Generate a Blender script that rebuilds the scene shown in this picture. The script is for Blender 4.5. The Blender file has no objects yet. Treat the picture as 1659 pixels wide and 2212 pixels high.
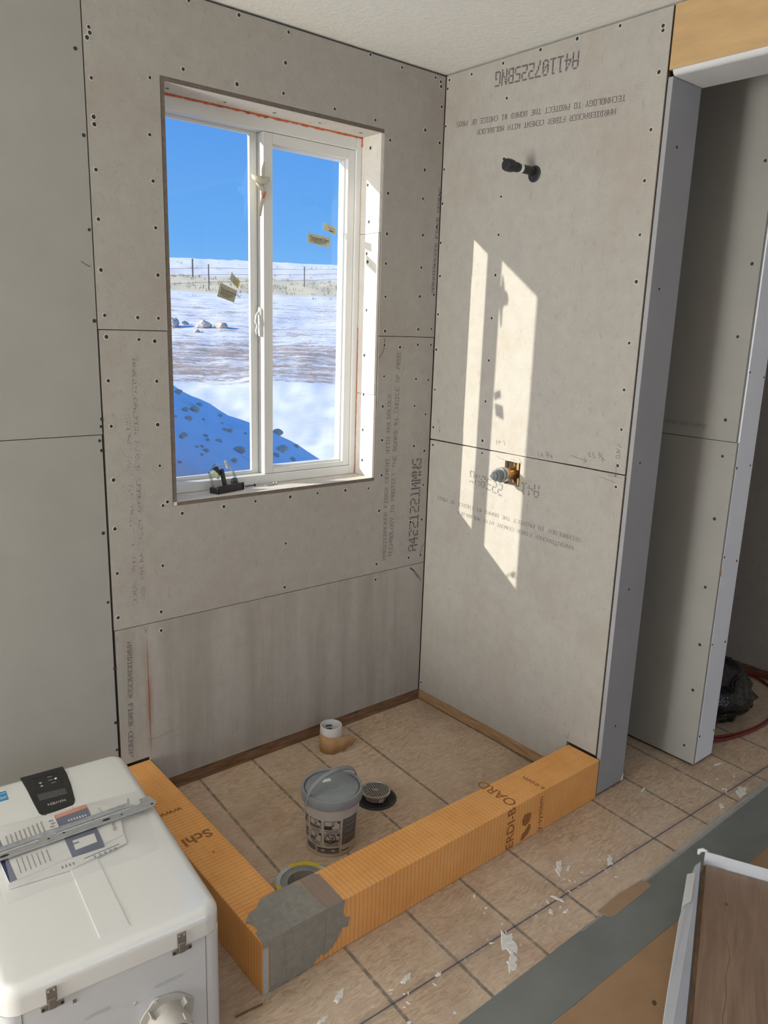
import bpy, bmesh, math, random
from mathutils import Vector, Matrix, noise as mnoise
random.seed(7)
R = math.radians
sc = bpy.context.scene
COL = sc.collection

# ------------------------------------------------------------------ camera
cam_d = bpy.data.cameras.new('camera'); cam = bpy.data.objects.new('camera', cam_d); COL.objects.link(cam)
RW = ((0.76805976, -0.63959764, 0.03160794), (-0.12411993, -0.19710833, -0.97249296), (0.62823439, 0.74300954, -0.23077779))
M = Matrix((RW[0], [-a for a in RW[1]], [-a for a in RW[2]])).transposed().to_4x4()
M.translation = Vector((-2.11822523, -2.2360206, 1.55212027))
cam.matrix_world = M
cam_d.sensor_fit = 'VERTICAL'; cam_d.sensor_height = 24.0
cam_d.lens = 1678.0 * 24.0 / 2212.0
cam_d.clip_start = 0.02; cam_d.clip_end = 1000
sc.camera = cam
# ------------------------------------------------------------------ view
sc.view_settings.view_transform = 'Standard'; sc.view_settings.look = 'None'
sc.view_settings.gamma = 1.0; sc.view_settings.exposure = 0.0
try: sc.view_settings.use_curve_mapping = False
except Exception: pass
# ------------------------------------------------------------------ sky
w = bpy.data.worlds.new('sky'); sc.world = w; w.use_nodes = True
nt = w.node_tree; nt.nodes.clear()
tc = nt.nodes.new('ShaderNodeTexCoord'); sp = nt.nodes.new('ShaderNodeSeparateXYZ')
cr = nt.nodes.new('ShaderNodeValToRGB'); bg = nt.nodes.new('ShaderNodeBackground'); ow = nt.nodes.new('ShaderNodeOutputWorld')
nt.links.new(tc.outputs['Generated'], sp.inputs[0]); nt.links.new(sp.outputs['Z'], cr.inputs[0])
nt.links.new(cr.outputs[0], bg.inputs[0]); nt.links.new(bg.outputs[0], ow.inputs[0])
el = cr.color_ramp.elements
el[0].position = 0.0; el[0].color = (0.27, 0.57, 0.98, 1)
el[1].position = 1.0; el[1].color = (0.07, 0.235, 0.72, 1)
e = el.new(0.10); e.color = (0.15, 0.44, 0.95, 1)
e = el.new(0.30); e.color = (0.065, 0.28, 0.83, 1)
bg.inputs[1].default_value = 1.0
# ------------------------------------------------------------------ sun (low winter sun from beyond the left of the window)
sd = bpy.data.lights.new('sun', 'SUN'); sd.energy = 6.8; sd.angle = R(0.6); sd.color = (1.0, 0.95, 0.84)
so = bpy.data.objects.new('sun', sd); COL.objects.link(so)
so.rotation_euler = Vector((1.0, -0.63, -0.463)).to_track_quat('-Z', 'Y').to_euler()
so.location = (-8, 6, 6)
# ------------------------------------------------------------------ added fill lights, set at assumed window openings out of view
def area(name, loc, aim, sx, sy, power, col):
    d = bpy.data.lights.new(name, 'AREA'); d.shape = 'RECTANGLE'; d.size = sx; d.size_y = sy; d.energy = power; d.color = col
    o = bpy.data.objects.new(name, d); COL.objects.link(o); o.location = loc
    o.rotation_euler = (Vector(aim) - Vector(loc)).to_track_quat('-Z', 'Z').to_euler()
    return o
area('fill_side', (-5.03, -.95, 1.40), (0, -.75, 1.0), 1.6, 1.5, 31, (0.97, 0.985, 1.0))  # added side fill, mainly for the valve wall
area('fill_side_up', (-5.20, -.95, .72), (-2.6, -.8, 2.7), 1.6, .8, 132, (1.0, 0.99, 0.93))  # added fill aimed upward to brighten the ceiling
area('fill_rear', (-.9, -4.58, 1.45), (-.9, 0, 1.3), 2.4, 1.2, 12, (0.78, 0.88, 1.0))  # added bluish fill from the unseen rear wall

# ================================================================== helpers
def srgb(r, g, b):
    f = lambda c: (c / 255.0 / 12.92) if c <= 10 else ((c / 255.0 + 0.055) / 1.055) ** 2.4
    return (f(r), f(g), f(b), 1.0)
MATS = {}
def newmat(name):
    m = bpy.data.materials.new(name); m.use_nodes = True
    n = m.node_tree; b = n.nodes['Principled BSDF']
    MATS[name] = m
    return m, n, b
def N(n, t, **kw):
    x = n.nodes.new(t)
    for k, v in kw.items(): setattr(x, k, v)
    return x
def setin(node, **kw):
    for k, v in kw.items():
        node.inputs[k.replace('_', ' ')].default_value = v
def noise_node(n, vec, scale, detail=4, rough=.6, dist=0.0):
    x = N(n, 'ShaderNodeTexNoise'); setin(x, Scale=scale, Detail=detail, Roughness=rough, Distortion=dist)
    if vec is not None: n.links.new(vec, x.inputs['Vector'])
    return x.outputs['Fac']
def mapping(n, vec, scale=(1, 1, 1), rot=(0, 0, 0), loc=(0, 0, 0)):
    x = N(n, 'ShaderNodeMapping'); x.inputs['Scale'].default_value = scale; x.inputs['Rotation'].default_value = rot; x.inputs['Location'].default_value = loc
    n.links.new(vec, x.inputs['Vector']); return x.outputs[0]
def ramp(n, fac, p0, p1, c0=(0, 0, 0, 1), c1=(1, 1, 1, 1)):
    x = N(n, 'ShaderNodeValToRGB'); e = x.color_ramp.elements
    e[0].position = p0; e[0].color = c0; e[1].position = p1; e[1].color = c1
    n.links.new(fac, x.inputs[0]); return x.outputs[0]
def mix(n, fac, a, b, mode='MIX'):
    x = N(n, 'ShaderNodeMix', data_type='RGBA', blend_type=mode)
    for i, v in ((0, fac), (6, a), (7, b)):
        if hasattr(v, 'is_output'): n.links.new(v, x.inputs[i])
        else: x.inputs[i].default_value = v
    return x.outputs[2]
def math_(n, op, a, b=None, c=None):
    x = N(n, 'ShaderNodeMath', operation=op)
    for i, v in enumerate((a, b, c)):
        if v is None: continue
        if hasattr(v, 'is_output'): n.links.new(v, x.inputs[i])
        else: x.inputs[i].default_value = v
    return x.outputs[0]
def objco(n):
    return N(n, 'ShaderNodeTexCoord').outputs['Object']
def bumpit(n, b, h, strength=.2, dist=.001):
    x = N(n, 'ShaderNodeBump'); setin(x, Strength=strength, Distance=dist)
    n.links.new(h, x.inputs['Height']); n.links.new(x.outputs[0], b.inputs['Normal'])
def pm(name, col, rough=.7, metal=0.0, var=.12, scale=30, bump=0.0, bscale=None, stretch=(1, 1, 1), spec=.5, coat=0.0, tint=None):
    if name in MATS: return MATS[name]
    m, n, b = newmat(name)
    co = objco(n); v = mapping(n, co, stretch)
    f = noise_node(n, v, scale, 5)
    c0 = tuple(c * (1 - var) for c in col[:3]) + (1,); c1 = tuple(min(1, c * (1 + var)) for c in col[:3]) + (1,)
    if tint: c0 = tint
    n.links.new(ramp(n, f, .3, .7, c0, c1), b.inputs['Base Color'])
    setin(b, Roughness=rough, Metallic=metal)
    b.inputs['Specular IOR Level'].default_value = spec
    b.inputs['Coat Weight'].default_value = coat
    if bump: bumpit(n, b, noise_node(n, v, bscale or scale, 3), bump, .002)
    return m

class MB:
    def __init__(s): s.v = []; s.f = []
    def add(s, vs, fs):
        o = len(s.v); s.v += [tuple(p) for p in vs]; s.f += [tuple(i + o for i in f) for f in fs]; return s
    def box(s, x0, x1, y0, y1, z0, z1):
        x0, x1 = sorted((x0, x1)); y0, y1 = sorted((y0, y1)); z0, z1 = sorted((z0, z1))
        return s.add([(x0, y0, z0), (x1, y0, z0), (x1, y1, z0), (x0, y1, z0), (x0, y0, z1), (x1, y0, z1), (x1, y1, z1), (x0, y1, z1)],
                     [(0, 3, 2, 1), (4, 5, 6, 7), (0, 1, 5, 4), (1, 2, 6, 5), (2, 3, 7, 6), (3, 0, 4, 7)])
    def obox(s, c, ux, uy, uz, hx, hy, hz):
        c = Vector(c); ux = Vector(ux).normalized() * hx; uy = Vector(uy).normalized() * hy; uz = Vector(uz).normalized() * hz
        p = [c + a * ux + b * uy + d * uz for d in (-1, 1) for a, b in ((-1, -1), (1, -1), (1, 1), (-1, 1))]
        return s.add(p, [(0, 3, 2, 1), (4, 5, 6, 7), (0, 1, 5, 4), (1, 2, 6, 5), (2, 3, 7, 6), (3, 0, 4, 7)])
    def quad(s, a, b, c, d): return s.add([a, b, c, d], [(0, 1, 2, 3)])
    def prism(s, pts, d):
        n = len(pts); d = Vector(d); a = [Vector(p) for p in pts]; b = [p + d for p in a]
        return s.add(a + b, [tuple(range(n))[::-1], tuple(range(n, 2 * n))] + [(i, (i + 1) % n, n + (i + 1) % n, n + i) for i in range(n)])
    def tube(s, pts, r, n=10, caps=True, closed=False):
        pts = [Vector(p) for p in pts]; rr = r if isinstance(r, (list, tuple)) else [r] * len(pts)
        vs = []; prev = None; m = len(pts)
        for i, p in enumerate(pts):
            if closed: t = pts[(i + 1) % m] - pts[i - 1]
            else: t = (pts[min(i + 1, m - 1)] - pts[max(i - 1, 0)])
            t.normalize()
            if prev is None:
                a = t.orthogonal().normalized()
            else:
                a = prev - t * prev.dot(t)
                a = a.normalized() if a.length > 1e-6 else t.orthogonal().normalized()
            prev = a; b = t.cross(a)
            for k in range(n):
                an = 2 * math.pi * k / n; vs.append(p + (a * math.cos(an) + b * math.sin(an)) * rr[i])
        fs = []
        for i in range(m if closed else m - 1):
            j = (i + 1) % m
            for k in range(n): fs.append((i * n + k, i * n + (k + 1) % n, j * n + (k + 1) % n, j * n + k))
        if caps and not closed: fs += [tuple(range(n))[::-1], tuple(range((m - 1) * n, m * n))]
        return s.add(vs, fs)
    def lathe(s, prof, c=(0, 0, 0), axis=(0, 0, 1), n=32, caps=True, xdir=None):
        c = Vector(c); ax = Vector(axis).normalized(); a = Vector(xdir).normalized() if xdir else ax.orthogonal().normalized(); b = ax.cross(a)
        vs = []
        for r, h in prof:
            for k in range(n):
                an = 2 * math.pi * k / n; vs.append(c + ax * h + (a * math.cos(an) + b * math.sin(an)) * max(r, 1e-5))
        m = len(prof); fs = []
        for i in range(m - 1):
            for k in range(n): fs.append((i * n + k, i * n + (k + 1) % n, (i + 1) * n + (k + 1) % n, (i + 1) * n + k))
        if caps: fs += [tuple(range(n))[::-1], tuple(range((m - 1) * n, m * n))]
        return s.add(vs, fs)
    def mesh(s, name):
        me = bpy.data.meshes.new(name); me.from_pydata(s.v, [], s.f); me.update(); return me
    def build(s, name, mat, parent=None, smooth=False, bevel=0.0, seg=2, auto=None, recalc=True):
        me = s.mesh(name)
        if smooth:
            bm = bmesh.new(); bm.from_mesh(me); bmesh.ops.remove_doubles(bm, verts=bm.verts, dist=1e-6); bm.to_mesh(me); bm.free()
        if recalc:
            bm = bmesh.new(); bm.from_mesh(me); bmesh.ops.recalc_face_normals(bm, faces=bm.faces); bm.to_mesh(me); bm.free()
        return link(name, me, mat, parent, smooth, bevel, seg, auto)
def link(name, me, mat, parent=None, smooth=False, bevel=0.0, seg=2, auto=None):
    o = bpy.data.objects.new(name, me); COL.objects.link(o)
    me.materials.append(mat)
    if parent is not None: o.parent = parent
    if smooth or auto:
        for p in me.polygons: p.use_smooth = True
        if auto:
            try: me.set_sharp_from_angle(angle=R(auto))
            except Exception: pass
    if bevel:
        md = o.modifiers.new('bevel', 'BEVEL'); md.width = bevel; md.segments = seg; md.limit_method = 'ANGLE'; md.angle_limit = R(35)
        md.use_clamp_overlap = True
    return o
def tag(o, label, cat, group=None, kind=None):
    o['label'] = label; o['category'] = cat
    if group: o['group'] = group
    if kind: o['kind'] = kind
    return o
def struct(o): o['kind'] = 'structure'; return o
def thing(name, label, cat, loc=(0, 0, 0), rz=0.0, group=None):
    o = bpy.data.objects.new(name, None); o.empty_display_size = .05; COL.objects.link(o)
    o.location = loc; o.rotation_euler = (0, 0, rz)
    return tag(o, label, cat, group)

# ---- printed lettering: 5x7 ink-jet dots
FONT = {k: v.split('/') for k, v in {
'A': '01110/10001/10001/11111/10001/10001/10001', 'B': '11110/10001/10001/11110/10001/10001/11110', 'C': '01111/10000/10000/10000/10000/10000/01111',
'D': '11110/01001/01001/01001/01001/01001/11110', 'E': '11111/10000/10000/11110/10000/10000/11111', 'F': '11111/10000/10000/11110/10000/10000/10000',
'G': '01111/10000/10000/10011/10001/10001/01111', 'H': '10001/10001/10001/11111/10001/10001/10001', 'I': '11111/00100/00100/00100/00100/00100/11111',
'K': '10001/10010/10100/11000/10100/10010/10001', 'L': '10000/10000/10000/10000/10000/10000/11111', 'M': '10001/11011/10101/10101/10001/10001/10001',
'N': '10001/11001/11001/10101/10011/10011/10001', 'O': '11111/10001/10001/10001/10001/10001/11111', 'P': '11110/10001/10001/11110/10000/10000/10000',
'R': '11110/10001/10001/11110/10100/10010/10001', 'S': '01111/10000/10000/01110/00001/00001/11110', 'T': '11111/00100/00100/00100/00100/00100/00100',
'W': '10001/10001/10001/10101/10101/11011/10001', 'Y': '10001/10001/01010/00100/00100/00100/00100', '0': '01110/10001/10011/10101/11001/10001/01110',
'1': '01100/00100/00100/00100/00100/00100/11111', '2': '11110/00001/00001/01110/10000/10000/11111', '4': '00010/00110/01010/10010/11111/00010/00010',
'5': '11111/10000/10000/11110/00001/00001/11110', '7': '11111/00001/00010/00100/00100/01000/01000', '#': '01010/01010/11111/01010/11111/01010/01010', ' ': '00000/' * 6 + '00000'}.items()}
def inkjet(text, start, end, up, height, mat, parent, drop=0.0, fat=1.0, name='printed_lettering', off=None):
    start, end, up = Vector(start), Vector(end), Vector(up).normalized()
    d = end - start; L = d.length; u = d.normalized(); n = u.cross(up).normalized()
    if off is not None and n.dot(Vector(off)) < 0: n = -n
    adv = L / (len(text) - .2); cw = adv * .82 / 5; ch = height / 7
    mb = MB()
    for i, c in enumerate(text):
        for r_, row in enumerate(FONT[c]):
            runs = []
            for k in range(5):
                if row[k] != '1': continue
                if random.random() < drop: continue
                if runs and runs[-1][1] == k: runs[-1][1] = k + 1
                else: runs.append([k, k + 1])
            for a, b in runs:
                x0 = i * adv + a * cw - cw * .1 * fat; x1 = i * adv + b * cw + cw * .05 * fat
                y1 = (7 - r_) * ch; y0 = y1 - ch * (.72 if a + 1 < b else 1.02) * fat
                o_ = start + n * .0006
                mb.quad(o_ + u * x0 + up * y0, o_ + u * x1 + up * y0, o_ + u * x1 + up * y1, o_ + u * x0 + up * y1)
    return mb.build(name, mat, parent, recalc=False)
def strokes(lines, plane, width, mat, parent, name='pencil_marking', eps=.0006):
    """thin flat pencil strokes; plane(a,b)->Vector and a normal"""
    mb = MB(); nrm = plane.n
    for ln in lines:
        for (a, b) in zip(ln[:-1], ln[1:]):
            p, q = plane(*a) + nrm * eps, plane(*b) + nrm * eps
            t = (q - p).normalized(); s_ = nrm.cross(t) * width * .5
            mb.quad(p - s_, q - s_, q + s_, p + s_)
    return mb.build(name, mat, parent, recalc=False)
class Plane:
    def __init__(s, o, u, v, n): s.o, s.u, s.v, s.n = map(Vector, (o, u, v, n))
    def __call__(s, a, b): return s.o + s.u * a + s.v * b
PA = Plane((0, 0, 0), (1, 0, 0), (0, 0, 1), (0, -1, 0))      # window wall: (x, z)
PB = Plane((0, 0, 0), (0, 1, 0), (0, 0, 1), (-1, 0, 0))      # valve wall: (y, z)
def ftext(body, start, right, up, size, mat, parent, name='printed_lettering', bold=0.0, xs=1.0, ext=0.0):
    cu = bpy.data.curves.new('t', 'FONT'); cu.body = body; cu.size = 1.0; cu.offset = bold; cu.resolution_u = 3
    tmp = bpy.data.objects.new('t', cu); COL.objects.link(tmp)
    dg = bpy.context.evaluated_depsgraph_get(); dg.update()
    me = bpy.data.meshes.new_from_object(tmp.evaluated_get(dg))
    bpy.data.objects.remove(tmp); bpy.data.curves.remove(cu)
    r, u = Vector(right).normalized(), Vector(up).normalized(); n = r.cross(u)
    m = Matrix((r * size * xs, u * size, n)).transposed().to_4x4(); m.translation = Vector(start)
    me.transform(m); me.name = name; me.materials.clear()
    return link(name, me, mat, parent)
# ================================================================== materials
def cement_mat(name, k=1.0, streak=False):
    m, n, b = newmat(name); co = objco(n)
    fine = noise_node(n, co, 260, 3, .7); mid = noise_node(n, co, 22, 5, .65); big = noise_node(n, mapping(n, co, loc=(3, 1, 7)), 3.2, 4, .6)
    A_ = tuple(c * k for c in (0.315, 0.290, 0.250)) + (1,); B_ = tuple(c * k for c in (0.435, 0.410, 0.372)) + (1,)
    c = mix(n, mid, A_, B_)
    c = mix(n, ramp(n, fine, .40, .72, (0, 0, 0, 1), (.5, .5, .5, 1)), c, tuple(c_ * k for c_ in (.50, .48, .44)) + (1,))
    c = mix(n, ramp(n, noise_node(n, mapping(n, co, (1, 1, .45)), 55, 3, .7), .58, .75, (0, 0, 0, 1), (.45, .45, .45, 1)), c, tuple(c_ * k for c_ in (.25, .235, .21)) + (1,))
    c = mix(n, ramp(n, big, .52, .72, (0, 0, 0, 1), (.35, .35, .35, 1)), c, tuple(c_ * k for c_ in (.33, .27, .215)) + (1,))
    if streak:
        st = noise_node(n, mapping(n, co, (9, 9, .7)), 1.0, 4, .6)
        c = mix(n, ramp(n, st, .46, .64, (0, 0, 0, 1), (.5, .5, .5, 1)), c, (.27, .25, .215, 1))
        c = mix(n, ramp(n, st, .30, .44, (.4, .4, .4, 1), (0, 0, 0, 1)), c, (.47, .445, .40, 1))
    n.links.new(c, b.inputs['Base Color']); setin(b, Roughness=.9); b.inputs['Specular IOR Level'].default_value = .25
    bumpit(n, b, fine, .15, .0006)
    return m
M_CEM = cement_mat('fiber_cement'); M_CEM2 = cement_mat('fiber_cement_streaked', 1.0, True); M_CEML = cement_mat('fiber_cement_lit', 1.75)  # last copy is lightened: snow light on the window lining put into its colour
M_CEDGE = pm('cement_edge', (.16, .125, .10), .9, var=.25, scale=90)
M_DRYG = pm('gypsum_grey', (.335, .335, .34), .85, var=.04, scale=6, spec=.2)
M_DRY = pm('gypsum_paper', (.345, .335, .305), .85, var=.04, scale=6, bump=.05, bscale=300, spec=.2)
M_DRYB = pm('gypsum_daylit', (.78, .80, .84), .8, var=.03, scale=8, spec=.3)  # partition end: brighter, bluish window light put into the gypsum colour
M_DRYW = pm('gypsum_white', (.62, .63, .64), .8, var=.04, scale=8, spec=.3)
M_DARK = pm('dark_cavity', (.05, .035, .025), .95, var=.3, scale=20)
M_SCREW = pm('screw_steel', (.035, .033, .03), .6, metal=.3, var=.4, scale=300)
M_CRUMB = pm('crumbled_cement', (.52, .50, .46), .95, var=.25, scale=400)
M_INK = pm('printing_ink', (.13, .12, .115), .9, var=.45, scale=120)
M_INKF = pm('faded_ink', (.215, .20, .185), .9, var=.3, scale=120)
M_INKC = pm('sheet_print', (.20, .19, .17), .9, var=.3, scale=150)
M_PENCIL = pm('pencil', (.12, .115, .11), .8, var=.4, scale=200)
M_WOOD = pm('plate_wood', (.34, .205, .105), .85, var=.35, scale=8, stretch=(1.5, 1.5, 14), bump=.1)
M_WOODD = pm('plate_wood_dark', (.19, .105, .055), .9, var=.5, scale=7, stretch=(1.5, 6, 14), bump=.1)
M_VINYL = pm('white_vinyl', (.80, .80, .77), .35, var=.02, scale=5)
M_FOAM = pm('orange_foam', (.62, .14, .055), .8, var=.4, scale=120, bump=.6)
M_BLACK = pm('black_plastic', (.02, .02, .021), .4, var=.2, scale=40)
M_GREYP = pm('grey_plastic', (.25, .27, .275), .45, var=.08, scale=30)
M_WHITEP = pm('white_plastic', (.78, .78, .75), .4, var=.03, scale=20)
M_BRASS = pm('brass', (.62, .36, .14), .32, metal=.9, var=.2, scale=60)
M_STEEL = pm('zinc_steel', (.58, .59, .59), .48, metal=.8, var=.18, scale=50, stretch=(1, 6, 1))
M_STAIN = pm('stainless', (.62, .60, .56), .3, metal=1.0, var=.1, scale=80)
M_PAPER = pm('white_paper', (.72, .71, .68), .7, var=.04, scale=40)
M_KRAFT = pm('kraft_paper', (.46, .27, .12), .8, var=.1, scale=50)
M_GLASS = None
def glass_mat(name, tint=(.97, .985, .98, 1), gl=.07, rough=0.0):
    m, n, b = newmat(name); n.nodes.remove(b)
    out = [x for x in n.nodes if x.type == 'OUTPUT_MATERIAL'][0]
    tr = N(n, 'ShaderNodeBsdfTransparent'); tr.inputs[0].default_value = tint
    gs = N(n, 'ShaderNodeBsdfGlossy'); gs.inputs['Roughness'].default_value = rough
    ge = N(n, 'ShaderNodeNewGeometry'); dp = N(n, 'ShaderNodeVectorMath', operation='DOT_PRODUCT')
    n.links.new(ge.outputs['Normal'], dp.inputs[0]); n.links.new(ge.outputs['Incoming'], dp.inputs[1])
    om = math_(n, 'SUBTRACT', 1.0, math_(n, 'ABSOLUTE', dp.outputs['Value'])); om.node.use_clamp = True
    mx = N(n, 'ShaderNodeMixShader'); k = math_(n, 'MULTIPLY_ADD', math_(n, 'POWER', om, 5.0), .9, gl)
    n.links.new(k, mx.inputs[0]); n.links.new(tr.outputs[0], mx.inputs[1]); n.links.new(gs.outputs[0], mx.inputs[2]); n.links.new(mx.outputs[0], out.inputs[0])
    return m
def film_mat(name, col, alpha, rough):
    m, n, b = newmat(name); out = [x for x in n.nodes if x.type == 'OUTPUT_MATERIAL'][0]
    n.links.new(ramp(n, noise_node(n, objco(n), 30, 4), .3, .7, tuple(c * .85 for c in col) + (1,), tuple(col) + (1,)), b.inputs['Base Color'])
    setin(b, Roughness=rough); b.inputs['Specular IOR Level'].default_value = .8
    tr = N(n, 'ShaderNodeBsdfTransparent'); mx = N(n, 'ShaderNodeMixShader'); mx.inputs[0].default_value = alpha
    n.links.new(tr.outputs[0], mx.inputs[1]); n.links.new(b.outputs[0], mx.inputs[2]); n.links.new(mx.outputs[0], out.inputs[0])
    return m
M_GLASS = glass_mat('window_glass', (.99, .995, .99, 1), gl=.022)

# ---- floor: oriented strand board with printed nailing lines and a blue chalk line
def osb_mat():
    m, n, b = newmat('strand_board'); co = objco(n)
    wob = N(n, 'ShaderNodeVectorMath', operation='ADD')
    nz = N(n, 'ShaderNodeTexNoise'); setin(nz, Scale=9.0, Detail=2.0); n.links.new(co, nz.inputs['Vector'])
    sc_ = N(n, 'ShaderNodeVectorMath', operation='SCALE'); sc_.inputs['Scale'].default_value = .05
    n.links.new(nz.outputs['Color'], sc_.inputs[0]); n.links.new(co, wob.inputs[0]); n.links.new(sc_.outputs[0], wob.inputs[1])
    c = None
    for i, (ang, s) in enumerate(((.35, 1.0), (1.25, .85), (-.6, 1.2), (2.0, 1.5))):
        v = N(n, 'ShaderNodeTexVoronoi'); v.feature = 'F1'; setin(v, Scale=34.0 * s, Randomness=1.0)
        n.links.new(mapping(n, wob.outputs[0], (1, 4.0, 1), (0, 0, ang), (i * 3.1, i * 1.7, 0)), v.inputs['Vector'])
        sp_ = N(n, 'ShaderNodeSeparateColor'); n.links.new(v.outputs['Color'], sp_.inputs[0])
        col = ramp(n, sp_.outputs[0], .05, .95, (.42, .295, .195, 1), (.63, .475, .34, 1))
        if c is None: c = col
        else: c = mix(n, ramp(n, sp_.outputs[1], .45, .60), c, col)
    big = noise_node(n, co, 3.0, 4, .6)
    c = mix(n, ramp(n, big, .40, .75, (0, 0, 0, 1), (.6, .6, .6, 1)), c, (.54, .43, .32, 1))
    dust = noise_node(n, mapping(n, co, loc=(5, 2, 0)), 2.2, 6, .7)
    c = mix(n, ramp(n, dust, .42, .66, (0, 0, 0, 1), (.5, .5, .5, 1)), c, (.63, .52, .41, 1))
    stain = noise_node(n, mapping(n, co, loc=(9, 4, 0)), 2.6, 5, .7)
    c = mix(n, ramp(n, stain, .48, .70, (0, 0, 0, 1), (.65, .65, .65, 1)), c, (.33, .235, .155, 1))
    grain = noise_node(n, mapping(n, co, (40, 150, 1), (0, 0, .5)), 1.0, 3, .6)
    c = mix(n, ramp(n, grain, .60, .74, (0, 0, 0, 1), (.55, .55, .55, 1)), c, (.30, .20, .13, 1))
    g2 = noise_node(n, mapping(n, co, (130, 36, 1), (0, 0, -.35), (4, 4, 0)), 1.0, 3, .6)
    c = mix(n, ramp(n, g2, .60, .74, (0, 0, 0, 1), (.35, .35, .35, 1)), c, (.70, .58, .45, 1))
    # printed nailing lines
    s = N(n, 'ShaderNodeSeparateXYZ'); n.links.new(co, s.inputs[0]); X, Y = s.outputs[0], s.outputs[1]
    wear = ramp(n, noise_node(n, co, 40, 4), .30, .55, (.25, .25, .25, 1), (.85, .85, .85, 1))
    tot = None
    for a in (-1.08, -.87, -.662, -.450, -.020, .19, .40, .61, .83):
        f = math_(n, 'MULTIPLY_ADD', Y, .06, a + .054)
        dd = math_(n, 'ABSOLUTE', math_(n, 'SUBTRACT', X, f))
        k = math_(n, 'LESS_THAN', math_(n, 'MULTIPLY_ADD', noise_node(n, co, 70, 3), .004, dd), .0068)
        tot = k if tot is None else math_(n, 'MAXIMUM', tot, k)
    c = mix(n, math_(n, 'MULTIPLY', tot, wear), c, (.16, .145, .12, 1))
    f = math_(n, 'MULTIPLY_ADD', X, -.0366, -1.1555)
    k = math_(n, 'LESS_THAN', math_(n, 'ABSOLUTE', math_(n, 'SUBTRACT', Y, f)), .0021)
    c = mix(n, math_(n, 'MULTIPLY', k, .8), c, (.030, .035, .09, 1))
    k2 = ramp(n, math_(n, 'ABSOLUTE', math_(n, 'SUBTRACT', Y, f)), 0, .02, (.25, .25, .25, 1), (0, 0, 0, 1))
    c = mix(n, k2, c, (.10, .095, .12, 1))
    # plaster flecks, denser in front of the curb
    fl = noise_node(n, mapping(n, co, (1, 1.3, 1), (0, 0, .4)), 34, 6, .75)
    zone = ramp(n, math_(n, 'ABSOLUTE', math_(n, 'ADD', Y, 1.1)), .05, .45, (1, 1, 1, 1), (.80, .80, .80, 1))
    k3 = math_(n, 'GREATER_THAN', math_(n, 'MULTIPLY', fl, zone), .625)
    c = mix(n, math_(n, 'MULTIPLY', k3, .7), c, (.66, .63, .58, 1))
    red = noise_node(n, mapping(n, co, loc=(0.2, 8, 0)), 4.5, 3)
    c = mix(n, ramp(n, red, .62, .74, (0, 0, 0, 1), (.3, .3, .3, 1)), c, (.38, .20, .14, 1))
    n.links.new(c, b.inputs['Base Color']); setin(b, Roughness=.8); b.inputs['Specular IOR Level'].default_value = .3
    bumpit(n, b, grain, .12, .001)
    return m
M_OSB = osb_mat()
M_PLY = pm('header_plywood', (.50, .33, .155), .75, var=.10, scale=5, stretch=(1, 1, 6), bump=.05, bscale=60)

# ================================================================== the setting
ZC = 2.44
fl = struct(MB().box(-5.0, 1.6, -4.5, .165, -.03, 0.0).build('floor', M_OSB))
# plaster splashes on the floor: real flat blobs
M_PLAST = pm('dried_plaster', (.70, .68, .64), .9, var=.12, scale=90, bump=.4)
def blob(cx, cy, rx, ry, ang, seed, h=.0016, n=22):
    rnd = random.Random(seed); ph = [rnd.uniform(0, 6.28) for _ in range(4)]
    pts = []
    for i in range(n):
        t = 2 * math.pi * i / n
        k = 1 + .24 * math.sin(2 * t + ph[0]) + .20 * math.sin(5 * t + ph[1]) + .14 * math.sin(9 * t + ph[2])
        x, y = rx * k * math.cos(t), ry * k * math.sin(t)
        pts.append((cx + x * math.cos(ang) - y * math.sin(ang), cy + x * math.sin(ang) + y * math.cos(ang), 0.0))
    mb = MB(); top = [(p[0] * .9 + cx * .1, p[1] * .9 + cy * .1, h) for p in pts]
    mb.add(pts + top + [(cx, cy, h * 1.2)], [(n + i, n + (i + 1) % n, 2 * n) for i in range(n)] + [(i, (i + 1) % n, n + (i + 1) % n, n + i) for i in range(n)])
    return mb
for i, a in enumerate([(-.735, -1.160, .042, .017, .9), (-.775, -1.208, .026, .014, .5), (-.72, -1.150, .017, .008, .2), (-.39, -1.055, .028, .011, .6),
                       (-.37, -1.075, .012, .004, .4), (-.555, -1.155, .010, .005, 1.2), (-.50, -1.135, .006, .016, .3), (-.24, -1.13, .020, .009, .6), (-.52, -1.18, .008, .005, 0),
                       (-1.02, -1.08, .018, .007, .4), (-.95, -1.12, .010, .005, .3), (-1.18, -1.02, .02, .009, .7), (-.89, -.72, .009, .004, .5),
                       (.45, -1.20, .03, .018, .3), (.31, -1.2, .012, .008, .3), (-.68, -.985, .007, .004, .2), (-1.25, -1.05, .014, .006, .2)]):
    blob(*a, seed=i).build('plaster_splash', M_PLAST, fl)
for i in range(46):
    rx_ = random.uniform(.0025, .007)
    blob(random.choice((-.74, -.39, -.50, -.24, -1.05, .40)) + random.gauss(0, .05), -1.13 + random.gauss(0, .035), rx_, rx_ * random.uniform(.3, .7), random.uniform(0, 3), seed=200 + i, h=.0010, n=9).build('plaster_splash', M_PLAST, fl)
MB().obox((-1.37, -.925, .0025), (1, -.12, 0), (.12, 1, 0), (0, 0, 1), .034, .0016, .0015).build('wood_splinter', M_WOODD, fl)
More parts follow.
